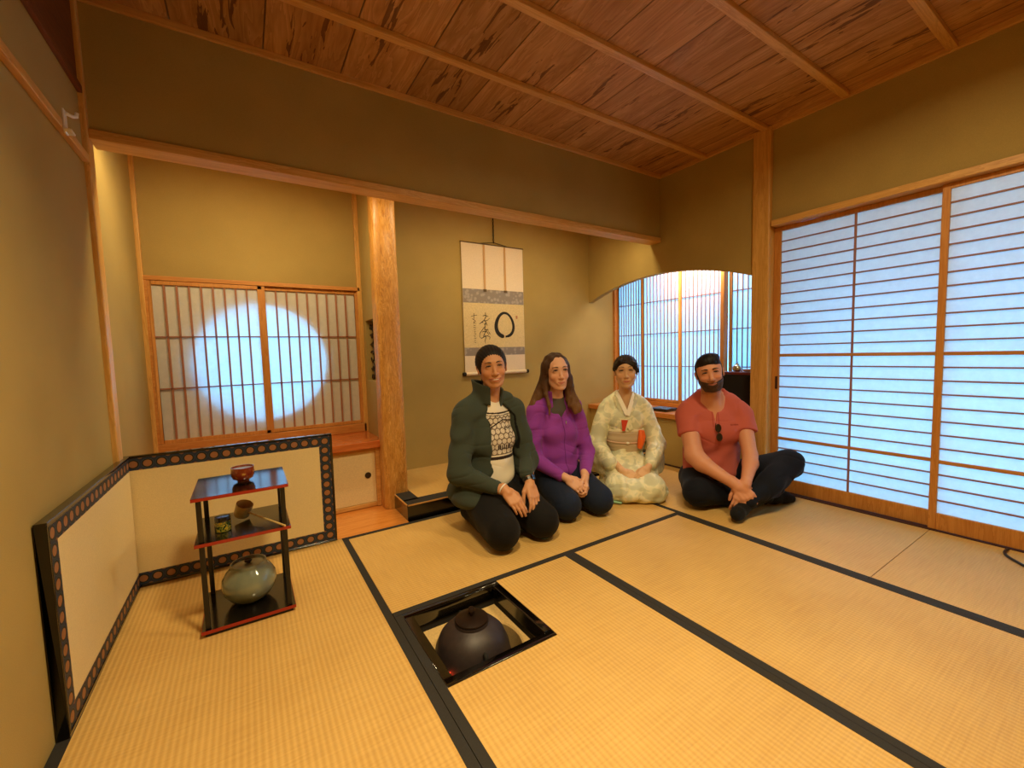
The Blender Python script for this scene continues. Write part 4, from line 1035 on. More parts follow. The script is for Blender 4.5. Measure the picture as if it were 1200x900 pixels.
        # lettering-like strokes
        def word(x0, z0, wd, hh, seed, n):
            nonlocal c
            rg = random.Random(seed)
            for i in range(n):
                lx = x0+wd*i/n
                for (dx, w_, z_, h_) in ((0, .0028, 0, hh), (wd/n*.5, .0028, 0, hh*(.6+.4*(rg.random() > .4))), (wd/n*.25, wd/n*.55, hh*(-.8 if rg.random() > .5 else .8)/1., .0028), (wd/n*.25, wd/n*.5, 0, .0026)):
                    m_ = (np.abs(v[:, 0]+.045-(lx+dx)) < w_/1.)*(np.abs(z-z0-z_*0.9) < h_)*fr
                    c = mixc(c, m_, dk)
        word(-.005, .600, -.055, .013, 1, 2); word(-.02, .556, -.03, .011, 3, 1); word(.055, .492, -.13, .014, 5, 5)
        return c
    shape('t_shirt', f, (-.22, -.14, .23), (.22, .20, .84), .0026, M['cloth'], root, colt)
    # fleece jacket, open in front
    jk = [ell((0, -.005, .54), (.185, .128, .17), k=.06), ell((.0, .0, .36), (.185, .135, .17), k=.06), cone((-.155, -.005, .690), (.155, -.005, .690), .064, .064, .07), cone((-.045, -.01, .800), (-.15, -.005, .728), .050, .058, .06), cone((.045, -.01, .800), (.15, -.005, .728), .050, .058, .06), ell((.07, .075, .52), (.08, .05, .07), k=.05), ell((-.085, .075, .52), (.08, .05, .07), k=.05)]
    jk += [ell((.10, .0, .23), (.185, .16, .11), k=.06), ell((-.10, -.01, .24), (.17, .15, .10), k=.06), ell((.17, .09, .215), (.10, .12, .07), k=.05)]
    aRj = [(.174, 0, .675), (.248, .07, .37), (.112, .232, .305)]; aLj = [(-.178, 0, .68), (-.218, .09, .38), (-.112, .225, .338)]
    jk2 = limb(aRj, [.070, .066, .043], .03)+limb(aLj, [.074, .062, .041], .03)
    fb = field(jk); fa = field(jk2)
    def f(P, c=None, r=None):
        x, y, z = P[:, 0], P[:, 1], P[:, 2]
        t = np.clip((z-.25)/.45, 0, 1); cx = -.045+.03*t*t*0; hw = .092+.008*np.sin(PI*t)-.050*np.clip((z-.67)/.10, 0, 1)
        op = np.maximum(np.abs(x-cx-.035*np.clip((z-.66)/.1, 0, 1))-hw, .02-y)
        d = smax(fb(P, c, r), -op, .012)
        da = fa(P, c, r)
        nm = wr_(P, .0055, 24, 26, 48, .5)
        d = smin(d, da, .022)+nm
        ao = np.sqrt(((P-np.array(aRj[2]))**2).sum(1))
        # stand-up collar
        rr_ = np.sqrt((x-.004)**2+(y-.006)**2); ta = (z-.76)/.10
        cr = .075+.014*ta
        col_ = np.maximum(np.abs(rr_-cr)-.0085, np.abs(z-.806+.22*np.clip(y, -.1, .1)-.25*np.clip(x,-.1,.1))-.056)
        ang = np.arctan2(x+.012, y); colo = np.maximum(col_, (.50-np.abs(ang))*.08)
        d = smin(d, colo, .018)
        # neck hole
        nk = np.maximum(rr_-(cr-.009), .70-z); d = smax(d, -nk, .006)
        hem = .155+.02*np.sin(x*14)+.12*np.clip(y-.02, 0, 1)
        return smax(d, hem-z, .01)
    def colj(v):
        c = np.tile(linc((60, 67, 59)), (len(v), 1)); z = v[:, 2]; t = np.clip((z-.25)/.45, 0, 1)
        hw = .092+.008*np.sin(PI*t)-.050*np.clip((z-.67)/.10, 0, 1); e = np.abs(v[:, 0]+.045-.035*np.clip((z-.66)/.1, 0, 1))
        return mixc(c, (np.abs(e-hw) < .006)*(v[:, 1] > .05)*(z > .46)*(z < .72)*1., (20, 22, 22))
    shape('fleece_jacket', f, (-.36, -.20, .13), (.36, .34, .92), .0042, M['fleece'], root, colj)
    # hair, drawn back
    T, s, R = H.T, H.s, H.R
    E = lambda c, r, k=.02, sub=False: ell(T(*c), [q*s for q in r], R, k*s, sub)
    hp = [E((0, -.018, .036), (.091, .104, .100)), E((0, -.075, -.015), (.055, .045, .075)), E((.02, -.085, -.075), (.038, .035, .05), .03), E((.03, -.07, -.13), (.030, .028, .05), .03)]
    hp += [E((.004, .094, -.030), (.063, .080, .092), .014, True), E((.0, .02, -.095), (.080, .06, .080), .01, True)]
    fh = field(hp)
    def f(P, c=None, r=None): return fh(P, c, r)+hair_noise(H.local(P), .0009, 46)
    shape('hair', f, (-.2, -.2, .72), (.2, .2, 1.12), .0035, M['hair'], root, const((26, 18, 15)))
    # bracelet and watch
    w0 = V3(.078, .278, .293); d0 = V3(-.22, .55, -.30); d0 /= np.linalg.norm(d0)
    def ring(c, d, r, t, name, mat, n=28, w=None):
        a = np.cross(d, [0, 0, 1]); a /= np.linalg.norm(a); b = np.cross(d, a); vs = []; fs = []
        for i in range(n):
            q = 2*PI*i/n; u = a*math.cos(q)+b*math.sin(q); hw = w or t
            for (rr_, dd) in ((r, -hw), (r+t, -hw), (r+t, hw), (r, hw)): vs.append(c+u*rr_+d*dd)
        for i in range(n):
            j = (i+1) % n
            for k in range(4): fs.append((4*i+k, 4*i+(k+1) % 4, 4*j+(k+1) % 4, 4*j+k))
        return MB().add(vs, fs).build(name, mat, root, smooth='auto')
    ring(V3(.080, .276, .298), V3(-.30, .62, -.30)/np.linalg.norm([-.30, .62, -.30]), .030, .0035, 'bracelet', M['white_plastic'])
    dw = V3(.10, .46, -.55); dw /= np.linalg.norm(dw); wc = V3(-.103, .258, .312)
    ring(wc, dw, .031, .003, 'watch_strap', M['black_satin'], w=.010)
    up = V3(-.35, .65, .45); up -= dw*(up@dw); up /= np.linalg.norm(up); sd = np.cross(dw, up); q = wc+up*.036
    vs = [q+dw*a*.016+sd*b*.014+up*c*.005 for a in (-1, 1) for b in (-1, 1) for c in (-1, 1)]
    MB().add(vs, [(0,1,3,2), (4,6,7,5), (0,4,5,1), (2,3,7,6), (0,2,6,4), (1,5,7,3)]).build('watch_face', M['black_lacquer'], root, bevel=.002)
    return root

# ============ woman in the purple fleece
def woman_purple():
    root = person('person', (1.37, .67, 0), PI-.20, 'person with long brown hair kneeling in purple fleece and blue jeans')
    H = Head((.012, .05, .908), yaw=-.16, pitch=-.02, roll=.06, s=1.06, wide=.95, smile=.22, nose=1.0, neck=(0, .005, .66), neck_r=.048, open_eye=.9)
    torso = [ell((0, .0, .50), (.13, .085, .16), k=.05), ell((0, .01, .34), (.115, .09, .14), k=.05), cone((-.115, 0, .635), (.115, 0, .635), .042, .042, .06), cone((-.03, 0, .71), (-.11, 0, .66), .036, .036, .05), cone((.03, 0, .71), (.11, 0, .66), .036, .036, .05), ell((0, .01, .21), (.14, .115, .10), k=.05)]
    aR = [(.155, 0, .61), (.215, .07, .34), (.080, .30, .245)]; aL = [(-.150, 0, .615), (-.192, .09, .34), (-.060, .29, .248)]
    armsk = limb(aR, [.042, .035, .024], .02)+limb(aL, [.042, .035, .024], .02)
    legs = limb([(.09, .02, .18), (.115, .36, .10)], [.08, .07], .03)+limb([(-.09, .02, .18), (-.11, .36, .10)], [.08, .07], .03)
    legs += limb([(.115, .35, .07), (.08, -.10, .05), (.05, -.18, .03)], [.05, .033, .027], .02)+limb([(-.11, .35, .07), (-.08, -.10, .05), (-.05, -.18, .03)], [.05, .033, .027], .02)
    hR = hand((.080, .30, .245), (-.50, .42, -.42), (.35, .60, .62), -1, s=1.0, curl=(.45, .45, .5, .5), thumb=.4, thumb_in=.2, spread=.03)
    hL = hand((-.055, .29, .245), (.10, .42, -.62), (-.72, .42, .3), 1, s=1.0, curl=(.7, .7, .6, .6), thumb=.6, thumb_in=.3, spread=.03)
    body_mesh(root, torso+armsk+legs+H.prims+hR+hL, (-.32, -.28, 0), (.32, .54, 1.08), SK['b'], H, (176, 98, 84), (214, 130, 110))
    H.features(root, brow_col='browhair', brow_w=.0042)
    tr = [ell((0, .02, .19), (.155, .14, .11), k=.05)]+limb([(.09, .03, .185), (.118, .365, .105)], [.105, .090], .035)+limb([(-.09, .03, .185), (-.115, .365, .105)], [.105, .090], .035)
    tr += limb([(.118, .35, .08), (.09, -.10, .065)], [.068, .05], .03)+limb([(-.115, .35, .08), (-.09, -.10, .065)], [.068, .05], .03)
    ft = field(tr)
    def f(P, c=None, r=None): return smax(ft(P, c, r)+wr_(P, .0025, 34, 24, 34), .002-P[:, 2], .01)
    shape('jeans', f, (-.27, -.24, -.01), (.27, .52, .34), .005, M['cloth'], root, const((26, 35, 56)))
    sk = limb([(.08, -.10, .05), (.05, -.19, .033)], [.042, .030], .02)+limb([(-.08, -.10, .05), (-.05, -.19, .033)], [.042, .030], .02)
    shape('socks', field(sk), (-.14, -.25, 0), (.14, -.03, .12), .006, M['cloth'], root, const((50, 50, 56)))
    ts = [ell((0, -.008, .51), (.12, .088, .15), k=.04), cone((-.10, 0, .64), (.10, 0, .64), .045, .045, .06), cone((0, .004, .65), (0, .002, .750), .070, .061, .04)]
    fs = field(ts)
    def f(P, c=None, r=None):
        nk = np.sqrt((P[:, 0])**2+(P[:, 1]-.02)**2+((P[:, 2]-.800)*.8)**2)-.070
        return smax(smax(fs(P, c, r), -nk, .006), .45-P[:, 2], .01)
    shape('t_shirt', f, (-.18, -.12, .44), (.18, .14, .78), .004, M['cloth'], root, const((84, 78, 72)))
    jk = [ell((0, .0, .49), (.158, .112, .165), k=.05), ell((0, .01, .33), (.160, .120, .14), k=.05), cone((-.13, 0, .645), (.13, 0, .645), .055, .055, .06), cone((-.045, -.005, .752), (-.125, 0, .690), .042, .050, .05), cone((.045, -.005, .752), (.125, 0, .690), .042, .050, .05), ell((.062, .078, .485), (.062, .048, .06), k=.04), ell((-.062, .078, .485), (.062, .048, .06), k=.04), ell((0, .03, .235), (.165, .145, .07), k=.04)]
    aRj = [(.154, 0, .64), (.210, .07, .34), (.105, .265, .255)]; aLj = [(-.150, 0, .64), (-.194, .09, .34), (-.080, .262, .262)]
    fb = field(jk+limb(aRj, [.062, .054, .036], .022)+limb(aLj, [.062, .054, .036], .022))
    def f(P, c=None, r=None):
        x, y, z = P[:, 0], P[:, 1], P[:, 2]
        d = fb(P, c, r)+wr_(P, .0045, 28, 26, 52, 2.)
        vee = np.maximum(np.abs(x+.005)-np.clip((z-.596)*.60, -1, .085), .02-y)
        rr_ = np.sqrt(x**2+(y-.004)**2); cr = .074+.20*np.clip(z-.73, -.05, .1)
        col_ = np.maximum(np.abs(rr_-cr)-.007, np.abs(z-.745+.30*np.clip(y, -.1, .1))-.052)
        ang = np.arctan2(x, y); col_ = np.maximum(col_, (.70-np.abs(ang))*.07)
        d = smax(d, -np.maximum(rr_-(cr-.007), .69-z), .006)
        d = smax(d, -vee, .008); d = smin(d, col_, .016)
        return smax(d, .175-z+.10*np.clip(y, 0, 1), .01)
    def colp(v):
        c = np.tile(linc((138, 62, 156)), (len(v), 1))
        return mixc(c, (np.abs(v[:, 0]+.005) < .0028)*(v[:, 1] > .05)*(v[:, 2] < .63)*1., (84, 34, 96))
    shape('fleece_jacket', f, (-.31, -.17, .16), (.31, .34, .82), .0042, M['fleece'], root, colp)
    MB().tube([(-.006, .142, .588), (-.005, .146, .576), (-.004, .148, .562)], [.004, .0045, .003], 8).build('zip_pull', M['silver'], root, smooth=True)
    T, s, R = H.T, H.s, H.R
    E = lambda c, r, k=.02, sub=False: ell(T(*c), [q*s for q in r], R, k*s, sub)
    hp = [E((0, -.020, .036), (.086, .101, .093)), E((0, -.07, -.04), (.074, .052, .11), .03)]
    hp += [cone(T(.071, -.008, .03), T(.082, -.015, -.09), .027*s, .034*s, .03), cone(T(-.068, -.002, .03), T(-.078, .01, -.09), .023*s, .028*s, .03)]
    hp += [E((-.004, .094, -.024), (.0585, .085, .088), .012, True), E((0, .03, -.13), (.060, .075, .075), .01, True)]
    fh = field(hp)
    lk = limb([tuple(T(-.074, -.004, -.05)), (-.100, .045, .755), (-.098, .088, .71), (-.112, .115, .66), (-.092, .125, .635)], [.030, .030, .032, .028, .014], .02)
    lk += limb([tuple(T(-.06, .0, -.06)), (-.070, .07, .72), (-.076, .105, .68), (-.086, .120, .65)], [.022, .020, .022, .014], .02)
    lk += limb([tuple(T(.072, -.03, -.04)), (.125, -.005, .745), (.165, .0, .685), (.185, -.025, .62)], [.034, .038, .030, .014], .02)
    lk += limb([tuple(T(.070, .0, -.05)), (.098, .06, .76), (.094, .095, .69), (.098, .105, .63)], [.018, .014, .011, .005], .012)
    lk += limb([(0, -.09, .82), (0, -.105, .70), (0, -.115, .58)], [.07, .065, .03], .04)
    fl = field(lk)
    def f(P, c=None, r=None):
        d = smin(fh(P, c, r), fl(P, c, r), .02)
        return d+.0022*np.sin(P[:, 0]*150+P[:, 2]*14+2*np.sin(P[:, 2]*22))+.0014*np.sin(P[:, 1]*190+P[:, 2]*18)
    def colh(v):
        t = np.clip((.86-v[:, 2])/.28, 0, 1); c = np.tile(linc((66, 42, 26)), (len(v), 1)); return mixc(c, t, (126, 88, 52))
    shape('hair', f, (-.26, -.22, .52), (.26, .2, 1.06), .0035, M['hair'], root, colh)
    return root

# ============ woman in the kimono
def kimono_mat():
    m, nt, b, o = newmat('kimono_leaf_silk')
    v = coords(nt)
    t = N(nt, 'ShaderNodeTexNoise', Scale=11.0, Detail=2.0, Distortion=.9); nt.links.new(v, t.inputs['Vector'])
    vo = N(nt, 'ShaderNodeTexVoronoi', Scale=24.0); nt.links.new(v, vo.inputs['Vector'])
    mix = math_node(nt, 'ADD', t.outputs[0], math_node(nt, 'MULTIPLY', vo.outputs[0], .16))
    nt.links.new(ramp(nt, mix, [(.46, lin((200, 200, 170))), (.56, lin((208, 210, 178))), (.60, lin((230, 226, 190))), (.68, lin((236, 230, 196))), (.73, lin((212, 212, 178)))]), b.inputs['Base Color'])
    b.inputs['Roughness'].default_value = .45; b.inputs['Specular IOR Level'].default_value = .4
    return m
def woman_kimono():
    root = person('person', (2.03, .64, 0), PI-.67, 'person kneeling in pale green kimono with beige sash and orange cloth')
    KM = kimono_mat()
    H = Head((-.003, .05, .880), yaw=-.12, pitch=-.02, roll=.03, s=1.06, wide=1.03, smile=.30, nose=.95, neck=(0, .0, .62), neck_r=.048, open_eye=.65)
    torso = [ell((0, .0, .48), (.125, .085, .16), k=.05), ell((0, .01, .30), (.12, .09, .14), k=.05), cone((-.12, 0, .60), (.12, 0, .60), .04, .04, .06), cone((-.03, 0, .67), (.03, 0, .67), .04, .04, .05), ell((0, .03, .17), (.14, .12, .09), k=.05)]
    aR = [(.15, 0, .585), (.215, .08, .31), (.068, .320, .190)]; aL = [(-.155, 0, .585), (-.225, .08, .31), (-.112, .300, .200)]
    armsk = limb(aR, [.038, .033, .023], .02)+limb(aL, [.038, .033, .023], .02)
    legs = limb([(.07, .02, .15), (.08, .38, .09)], [.08, .065], .03)+limb([(-.07, .02, .15), (-.08, .38, .09)], [.08, .065], .03)
    hR = hand((.063, .330, .188), (-.62, .34, -.30), (.25, .55, .78), -1, s=.98, curl=(.3, .3, .3, .3), thumb=.2, thumb_in=.3, spread=.0)
    hL = hand((-.102, .330, .212), (.50, .46, -.42), (-.05, .72, .66), 1, s=.98, curl=(.35, .35, .35, .35), thumb=.2, thumb_in=.3, spread=.05)
    body_mesh(root, torso+armsk+legs+H.prims+hR+hL, (-.32, -.2, 0.01), (.32, .5, 1.04), SK['c'], H, (176, 92, 76), (214, 140, 108))
    H.features(root, brow_w=.0034, brow_z=.038)
    # robe
    lap = [ell((0, .06, .14), (.21, .22, .13), k=.05), cone((.08, .10, .12), (.115, .365, .088), .102, .088, .06), cone((-.08, .10, .12), (-.115, .365, .088), .102, .088, .06), cone((-.13, .40, .075), (.13, .40, .075), .075, .075, .06), ell((0, .22, .045), (.235, .27, .05), k=.04), ell((0, -.05, .08), (.16, .17, .09), k=.05)]
    top = [ell((0, .0, .48), (.150, .108, .16), k=.05), ell((0, .01, .33), (.142, .112, .15), k=.05), cone((-.135, 0, .590), (.135, 0, .590), .052, .052, .06), ell((0, .075, .50), (.12, .045, .09), k=.04), cone((-.045, -.01, .705), (-.12, 0, .640), .036, .046, .05), cone((.045, -.01, .705), (.12, 0, .640), .036, .046, .05)]
    sl = []
    for g, a in ((1, aR), (-1, aL)):
        sl += limb([(g*.15, 0, .585), (g*.225, .07, .33), (g*.140, .255, .225)], [.062, .066, .050], .03)
        R1 = rotm(0, 0, g*.55)
        sl += [ell((g*.215, .15, .235), (.030, .125, .105), R1, .03), cone((g*.245, .03, .14), (g*.165, .24, .145), .026, .022, .04), cone((g*.235, .02, .36), (g*.245, .02, .14), .045, .03, .04)]
    flap = field(lap); ftop = field(top); fsl = field(sl)
    def f(P, c=None, r=None):
        x, y, z = P[:, 0], P[:, 1], P[:, 2]
        d = smin(flap(P, c, r), ftop(P, c, r), .05)
        # overlap edge of the skirt
        e = x-.10+.35*(z-.1)*0+.10*np.sin(z*9)*.3
        d = d+np.where(y > .1, .006*np.tanh((x-.105)*90)*np.clip((.22-z)/.1, 0, 1), 0)
        d = smin(d, fsl(P, c, r), .016)
        d = d+wr_(P, .0055, 20, 18, 26, .7)+.0022*np.sin(x*60+z*40+3*np.sin(y*14))*np.clip((.5-z)*4, 0, 1)
        # V neck and nape
        vee = np.maximum(np.abs(x)-np.clip((z-.565)*.52, -1, .06), .01-y)
        rr_ = np.sqrt(x**2+(y-.002)**2); d = smax(d, -vee, .006); d = smax(d, -np.maximum(rr_-.058, .66-z), .008)
        return smax(d, .003-z, .008)
    shape('kimono', f, (-.36, -.26, -.01), (.36, .54, .76), .0042, KM, root)
    # collars: white under-collar and robe collar bands
    col = MB()
    def band(pts, w, t, name, mat):
        mb = MB(); vs = []; fs = []; n = len(pts)
        for i, p in enumerate(pts):
            p = np.array(p, float); a = np.array(pts[max(i-1, 0)], float); b = np.array(pts[min(i+1, n-1)], float); d = (b-a)/np.linalg.norm(b-a)
            out = np.array([p[0]*.9, p[1]+.02, 0.02]); out -= d*(out@d); out /= np.linalg.norm(out); sd = np.cross(d, out)
            for (u, v_) in ((-w, -t), (w, -t), (w, t), (-w, t)): vs.append(p+sd*u+out*v_)
        for i in range(n-1):
            for k in range(4): fs.append((4*i+k, 4*i+(k+1) % 4, 4*(i+1)+(k+1) % 4, 4*(i+1)+k))
        fs += [(0, 1, 2, 3), (4*n-1, 4*n-2, 4*n-3, 4*n-4)]
        return mb.add(vs, fs).build(name, mat, root, smooth='auto')
    M['white_cloth'] = plain('white_collar_cloth', (244, 238, 222), .8)
    def vpts(off, zt, zb, yb=.130):
        L = [(.0+.0, yb+.001, zb)]; out = []
        for t in np.linspace(0, 1, 9): out.append((off*(.0+t*.062), yb-.085*t**1.3, zb+(zt-zb)*t))
        for a in np.linspace(.15, 1, 7): q = a*PI/2; out.append((off*.064*math.cos(q*1.0) if a < 1 else 0, .038-.100*math.sin(q)+.0, zt+.012*math.sin(q)))
        return out
    band(vpts(1, .716, .560), .015, .0024, 'under_collar', M['white_cloth']); band([(x, y+.003, z-.002) for x, y, z in vpts(-1, .716, .560)], .015, .0024, 'under_collar', M['white_cloth'])
    def v2(off, lo):
        out = []
        for t in np.linspace(0, 1, 11): out.append((off*(-.028*(1-t)+t*.084), .136-.098*t**1.5+.006*math.sin(PI*t), lo+(.698-lo)*t))
        for a in np.linspace(.2, 1, 6): q = a*PI/2; out.append((off*.084*math.cos(q), .038-.118*math.sin(q), .698+.012*math.sin(q)))
        return out
    band(v2(1, .45), .018, .0035, 'robe_collar', KM); band([(x, y+.005, z) for x, y, z in v2(-1, .45)], .018, .0035, 'robe_collar', KM)
    # sash, sash cloth and cord
    so = field([ell((0, .008, .375), (.160, .128, .22), k=.01)])
    def f(P, c=None, r=None): return smax(so(P, c, r)+.0015*np.sin(P[:, 2]*130), np.abs(P[:, 2]-.355)-.076, .008)
    shape('sash', f, (-.20, -.16, .26), (.20, .16, .45), .004, M['cloth'], root, const((196, 176, 146)))
    def f(P, c=None, r=None): return smax(so(P, c, r)-.001, np.abs(P[:, 2]-.442+.03*np.abs(P[:, 0]))-.012, .006)
    shape('sash_cloth', f, (-.20, -.16, .40), (.20, .16, .46), .004, M['silkcloth'], root, const((232, 222, 190)))
    pts = [(.163*math.cos(q), .008+.131*math.sin(q), .362-.012*math.sin(q)) for q in np.linspace(0, 2*PI, 49)]
    MB().tube(pts, .0045, 8, cap=False).build('sash_cord', plain('pale_pink_cord', (224, 186, 160), .6), root, smooth=True)
    MB().tube([(-.012, .141, .350), (0, .145, .352), (.012, .141, .351)], [.006, .009, .006], 10).build('cord_knot', M['white_cloth'], root, smooth=True)
    # folded orange cloth tucked into the sash, red paper at the chest
    oc = MB(); org = plain('orange_silk_cloth', (240, 106, 30), .5)
    oc.tube([(-.098, .118, .445), (-.100, .128, .40), (-.094, .134, .345), (-.088, .132, .31)], [.015, .024, .026, .018], 14, flat=.9).tube([(-.118, .106, .44), (-.122, .112, .395), (-.112, .118, .34)], [.012, .019, .013], 12, flat=.8)
    oc.build('orange_cloth', org, root, smooth='auto')
    rp = MB().add([(.045, .1345, .525), (-.003, .1400, .525), (.022, .1490, .442), (.040, .1460, .444), (.045, .1305, .525), (-.003, .1360, .525), (.022, .1450, .442), (.040, .1420, .444)], [(0, 1, 2, 3), (7, 6, 5, 4), (0, 4, 5, 1), (1, 5, 6, 2), (2, 6, 7, 3), (3, 7, 4, 0)])
    rp.build('red_paper', plain('red_orange_paper', (204, 58, 24), .6), root)
    # pale green lining showing at the hem
    MB().tube([(.222, .30, .014), (.190, .405, .014), (.155, .458, .014), (.10, .480, .013)], [.009, .012, .012, .008], 8, flat=.8).build('hem_lining', plain('mint_lining', (148, 196, 160), .6), root, smooth=True)
    MB().add([(.112, .487, .012), (.116, .484, .10), (.120, .455, .165), (.113, .490, .012), (.118, .487, .10), (.122, .458, .166)], [(0, 1, 4, 3), (1, 2, 5, 4)])
    # hair, swept up
    T, s, R = H.T, H.s, H.R
    E = lambda c, r, k=.02, sub=False: ell(T(*c), [q*s for q in r], R, k*s, sub)
    hp = [E((0, -.018, .036), (.088, .107, .090)), E((0, -.085, .03), (.06, .05, .06), .03), E((0, -.07, -.03), (.058, .05, .06), .03)]
    hp += [cone(T(.035, .070, .080), T(-.052, .062, .050), .016*s, .020*s, .02), cone(T(-.052, .060, .052), T(-.080, .018, .005), .019*s, .014*s, .02), cone(T(.035, .068, .080), T(.078, .018, .025), .014*s, .013*s, .02)]
    hp += [E((.008, .108, -.016), (.060, .076, .084), .010, True), E((0, .03, -.12), (.090, .08, .090), .01, True), E((.080, .034, -.035), (.03, .045, .055), .008, True), E((-.082, .036, -.055), (.03, .045, .05), .008, True)]
    fh = field(hp)
    def f(P, c=None, r=None): return fh(P, c, r)+hair_noise(H.local(P), .0010, 40)
    shape('hair', f, (-.2, -.2, .68), (.2, .2, 1.04), .0035, M['hair'], root, const((34, 22, 18)))
    return root

# ============ man in the salmon t-shirt
def man():
    root = person('person', (2.28, .10, 0), PI-.75, 'person sitting cross-legged in salmon t-shirt with beard, hands clasped')
    H = Head((.024, .12, .873), yaw=-.16, pitch=-.05, roll=.17, s=1.03, jaw=1.1, wide=1.06, smile=.68, nose=1.25, female=False, neck=(-.02, .04, .60), neck_r=.062, open_eye=.7)
    torso = [ell((-.02, .04, .48), (.165, .105, .16), k=.05), ell((-.02, .0, .30), (.15, .11, .16), k=.05), cone((-.16, .04, .595), (.13, .04, .595), .055, .055, .06), cone((-.05, .035, .715), (-.15, .04, .64), .042, .045, .05), cone((.02, .035, .715), (.12, .04, .64), .042, .045, .05), ell((-.02, -.02, .15), (.165, .13, .11), k=.05)]
    aR = [(.155, .05, .58), (.136, .20, .335), (-.060, .375, .200)]; aL = [(-.205, .05, .58), (-.205, .20, .340), (-.115, .390, .205)]
    armsk = limb(aR[:2], [.064, .056], .03)+limb([aR[1], (.10, .245, .295), aR[2]], [.056, .052, .031], .03)+limb(aL[:2], [.056, .043], .02)+limb([aL[1], (-.19, .25, .30), aL[2]], [.043, .045, .028], .02)
    legs = limb([(.09, .0, .12), (.125, .27, .10)], [.085, .07], .03)+limb([(.125, .25, .085), (-.33, .16, .06)], [.055, .04], .02)+limb([(-.12, .0, .12), (-.44, .18, .29), (-.10, .40, .085)], [.09, .062, .04], .03)
    hR = hand((-.060, .375, .200), (-.50, .38, -.52), (.15, .80, .42), -1, s=1.22, curl=(.8, .85, .85, .8), thumb=.3, thumb_in=.5, spread=.03, wr=.030)
    hL = hand((-.112, .385, .195), (.36, .30, -.80), (.10, .82, .30), 1, s=1.10, curl=(.35, .4, .5, .5), thumb=.3, thumb_in=.2, spread=.05, wr=.030)
    def col(v):
        c = np.tile(linc(SK['d']), (len(v), 1)); c = H.color(v, c, (176, 92, 80), blush=(214, 120, 96))
        L = H.local(v); near = (np.abs(L) < .2).all(1)
        return mixc(c, near*.35*(L[:, 2] < -.02)*(L[:, 1] > -.02)*(L[:, 2] > -.13), (110, 76, 58))
    shape('body', field(torso+armsk+legs+H.prims+hR+hL), (-.58, -.20, 0), (.30, .60, 1.03), .0028, M['skin'], root, col)
    H.features(root, brow_w=.0066, brow_z=.034)
    tr = [ell((-.02, -.02, .14), (.19, .15, .13), k=.05)]+limb([(.08, .0, .13), (.128, .27, .108)], [.112, .094], .04)+limb([(.128, .25, .095), (-.30, .17, .07)], [.082, .062], .03)
    tr += limb([(-.12, .0, .13), (-.445, .18, .285)], [.112, .082], .04)+limb([(-.445, .18, .285), (-.29, .30, .18), (-.135, .385, .10)], [.080, .072, .056], .03)
    ft = field(tr)
    def f(P, c=None, r=None): return smax(ft(P, c, r)+wr_(P, .006, 22, 22, 28, .3), .002-P[:, 2], .01)
    shape('trousers', f, (-.60, -.22, -.01), (.30, .50, .44), .005, M['cloth'], root, const((15, 19, 31)))
    def sock(pts, rs, lo, hi):
        shape('sock', field(limb(pts, rs, .02)), lo, hi, .004, M['cloth'], root, const((18, 18, 20)))
    sock([(-.14, .385, .095), (-.085, .42, .060), (-.045, .475, .052), (-.03, .50, .050)], [.042, .038, .037, .031], (-.22, .30, 0), (.05, .58, .17))
    sock([(-.30, .16, .06), (-.37, .14, .048), (-.45, .115, .040), (-.49, .11, .032)], [.047, .044, .037, .028], (-.55, .05, 0), (-.2, .26, .14))
    sh = [ell((-.02, .035, .475), (.185, .125, .165), k=.05), ell((-.02, .0, .30), (.190, .14, .17), k=.05), cone((-.170, .04, .592), (.135, .04, .592), .064, .064, .07), cone((-.07, .03, .728), (-.17, .04, .640), .046, .056, .06), cone((.04, .03, .728), (.13, .04, .640), .046, .056, .06), ell((.06, .10, .485), (.085, .05, .065), k=.05), ell((-.10, .10, .485), (.085, .05, .065), k=.05), ell((-.02, .03, .20), (.19, .14, .09), k=.05)]
    slv = limb([(.155, .05, .585), (.153, .135, .435)], [.074, .070], .03)+limb([(-.203, .05, .585), (-.207, .130, .440)], [.074, .069], .03)
    fb = field(sh); fa = field(slv)
    nR = V3(.166-.175, .085, -.143); nR /= np.linalg.norm(nR); nL = V3(.003, .08, -.138); nL /= np.linalg.norm(nL)
    def f(P, c=None, r=None):
        x, y, z = P[:, 0], P[:, 1], P[:, 2]
        a = fa(P, c, r)
        pr_ = (P-V3(.168, .120, .455))@nR; pl_ = (P-V3(-.222, .118, .480))@nL
        cut = np.where(x > -.02, pr_, pl_); a = smax(a, cut, .008)
        d = smin(fb(P, c, r), a, .03)+wr_(P, .0045, 20, 16, 32, .9)+.002*np.sin((z-.3)*70+6*np.abs(x+.02))*np.clip((.42-z)*5, 0, 1)*(y > 0)
        rr_ = np.sqrt((x+.012)**2+(y-.050)**2+((z-.815)*.46)**2); d = smax(d, .080-rr_, .006)
        vee = np.maximum(np.abs(x+.012)-np.clip((z-.55)*.16, -1, .02), .06-y); d = smax(d, -vee, .005)
        return smax(d, .150-z, .01)
    def colm(v):
        c = np.tile(linc((184, 92, 80)), (len(v), 1)); x, y, z = v.T
        c = mixc(c, (np.abs(np.abs(x+.012)-.018) < .0015)*(y > .06)*(z > .52)*(z < .66)*1., (150, 56, 52))
        # small chest mark
        c = mixc(c, (x > -.150)*(x < -.098)*(np.abs(z-.532-.0012*np.sin(x*900)) < .0035)*(y > .05)*.8, (120, 40, 38))
        return c
    shape('t_shirt', f, (-.36, -.18, .13), (.30, .26, .76), .004, M['cloth'], root, colm)
    # sunglasses hanging from the neckline
    sg = MB(); M['tortoise'] = plain('tortoise_frame', (62, 34, 22), .2, noise=.4, nscale=80)
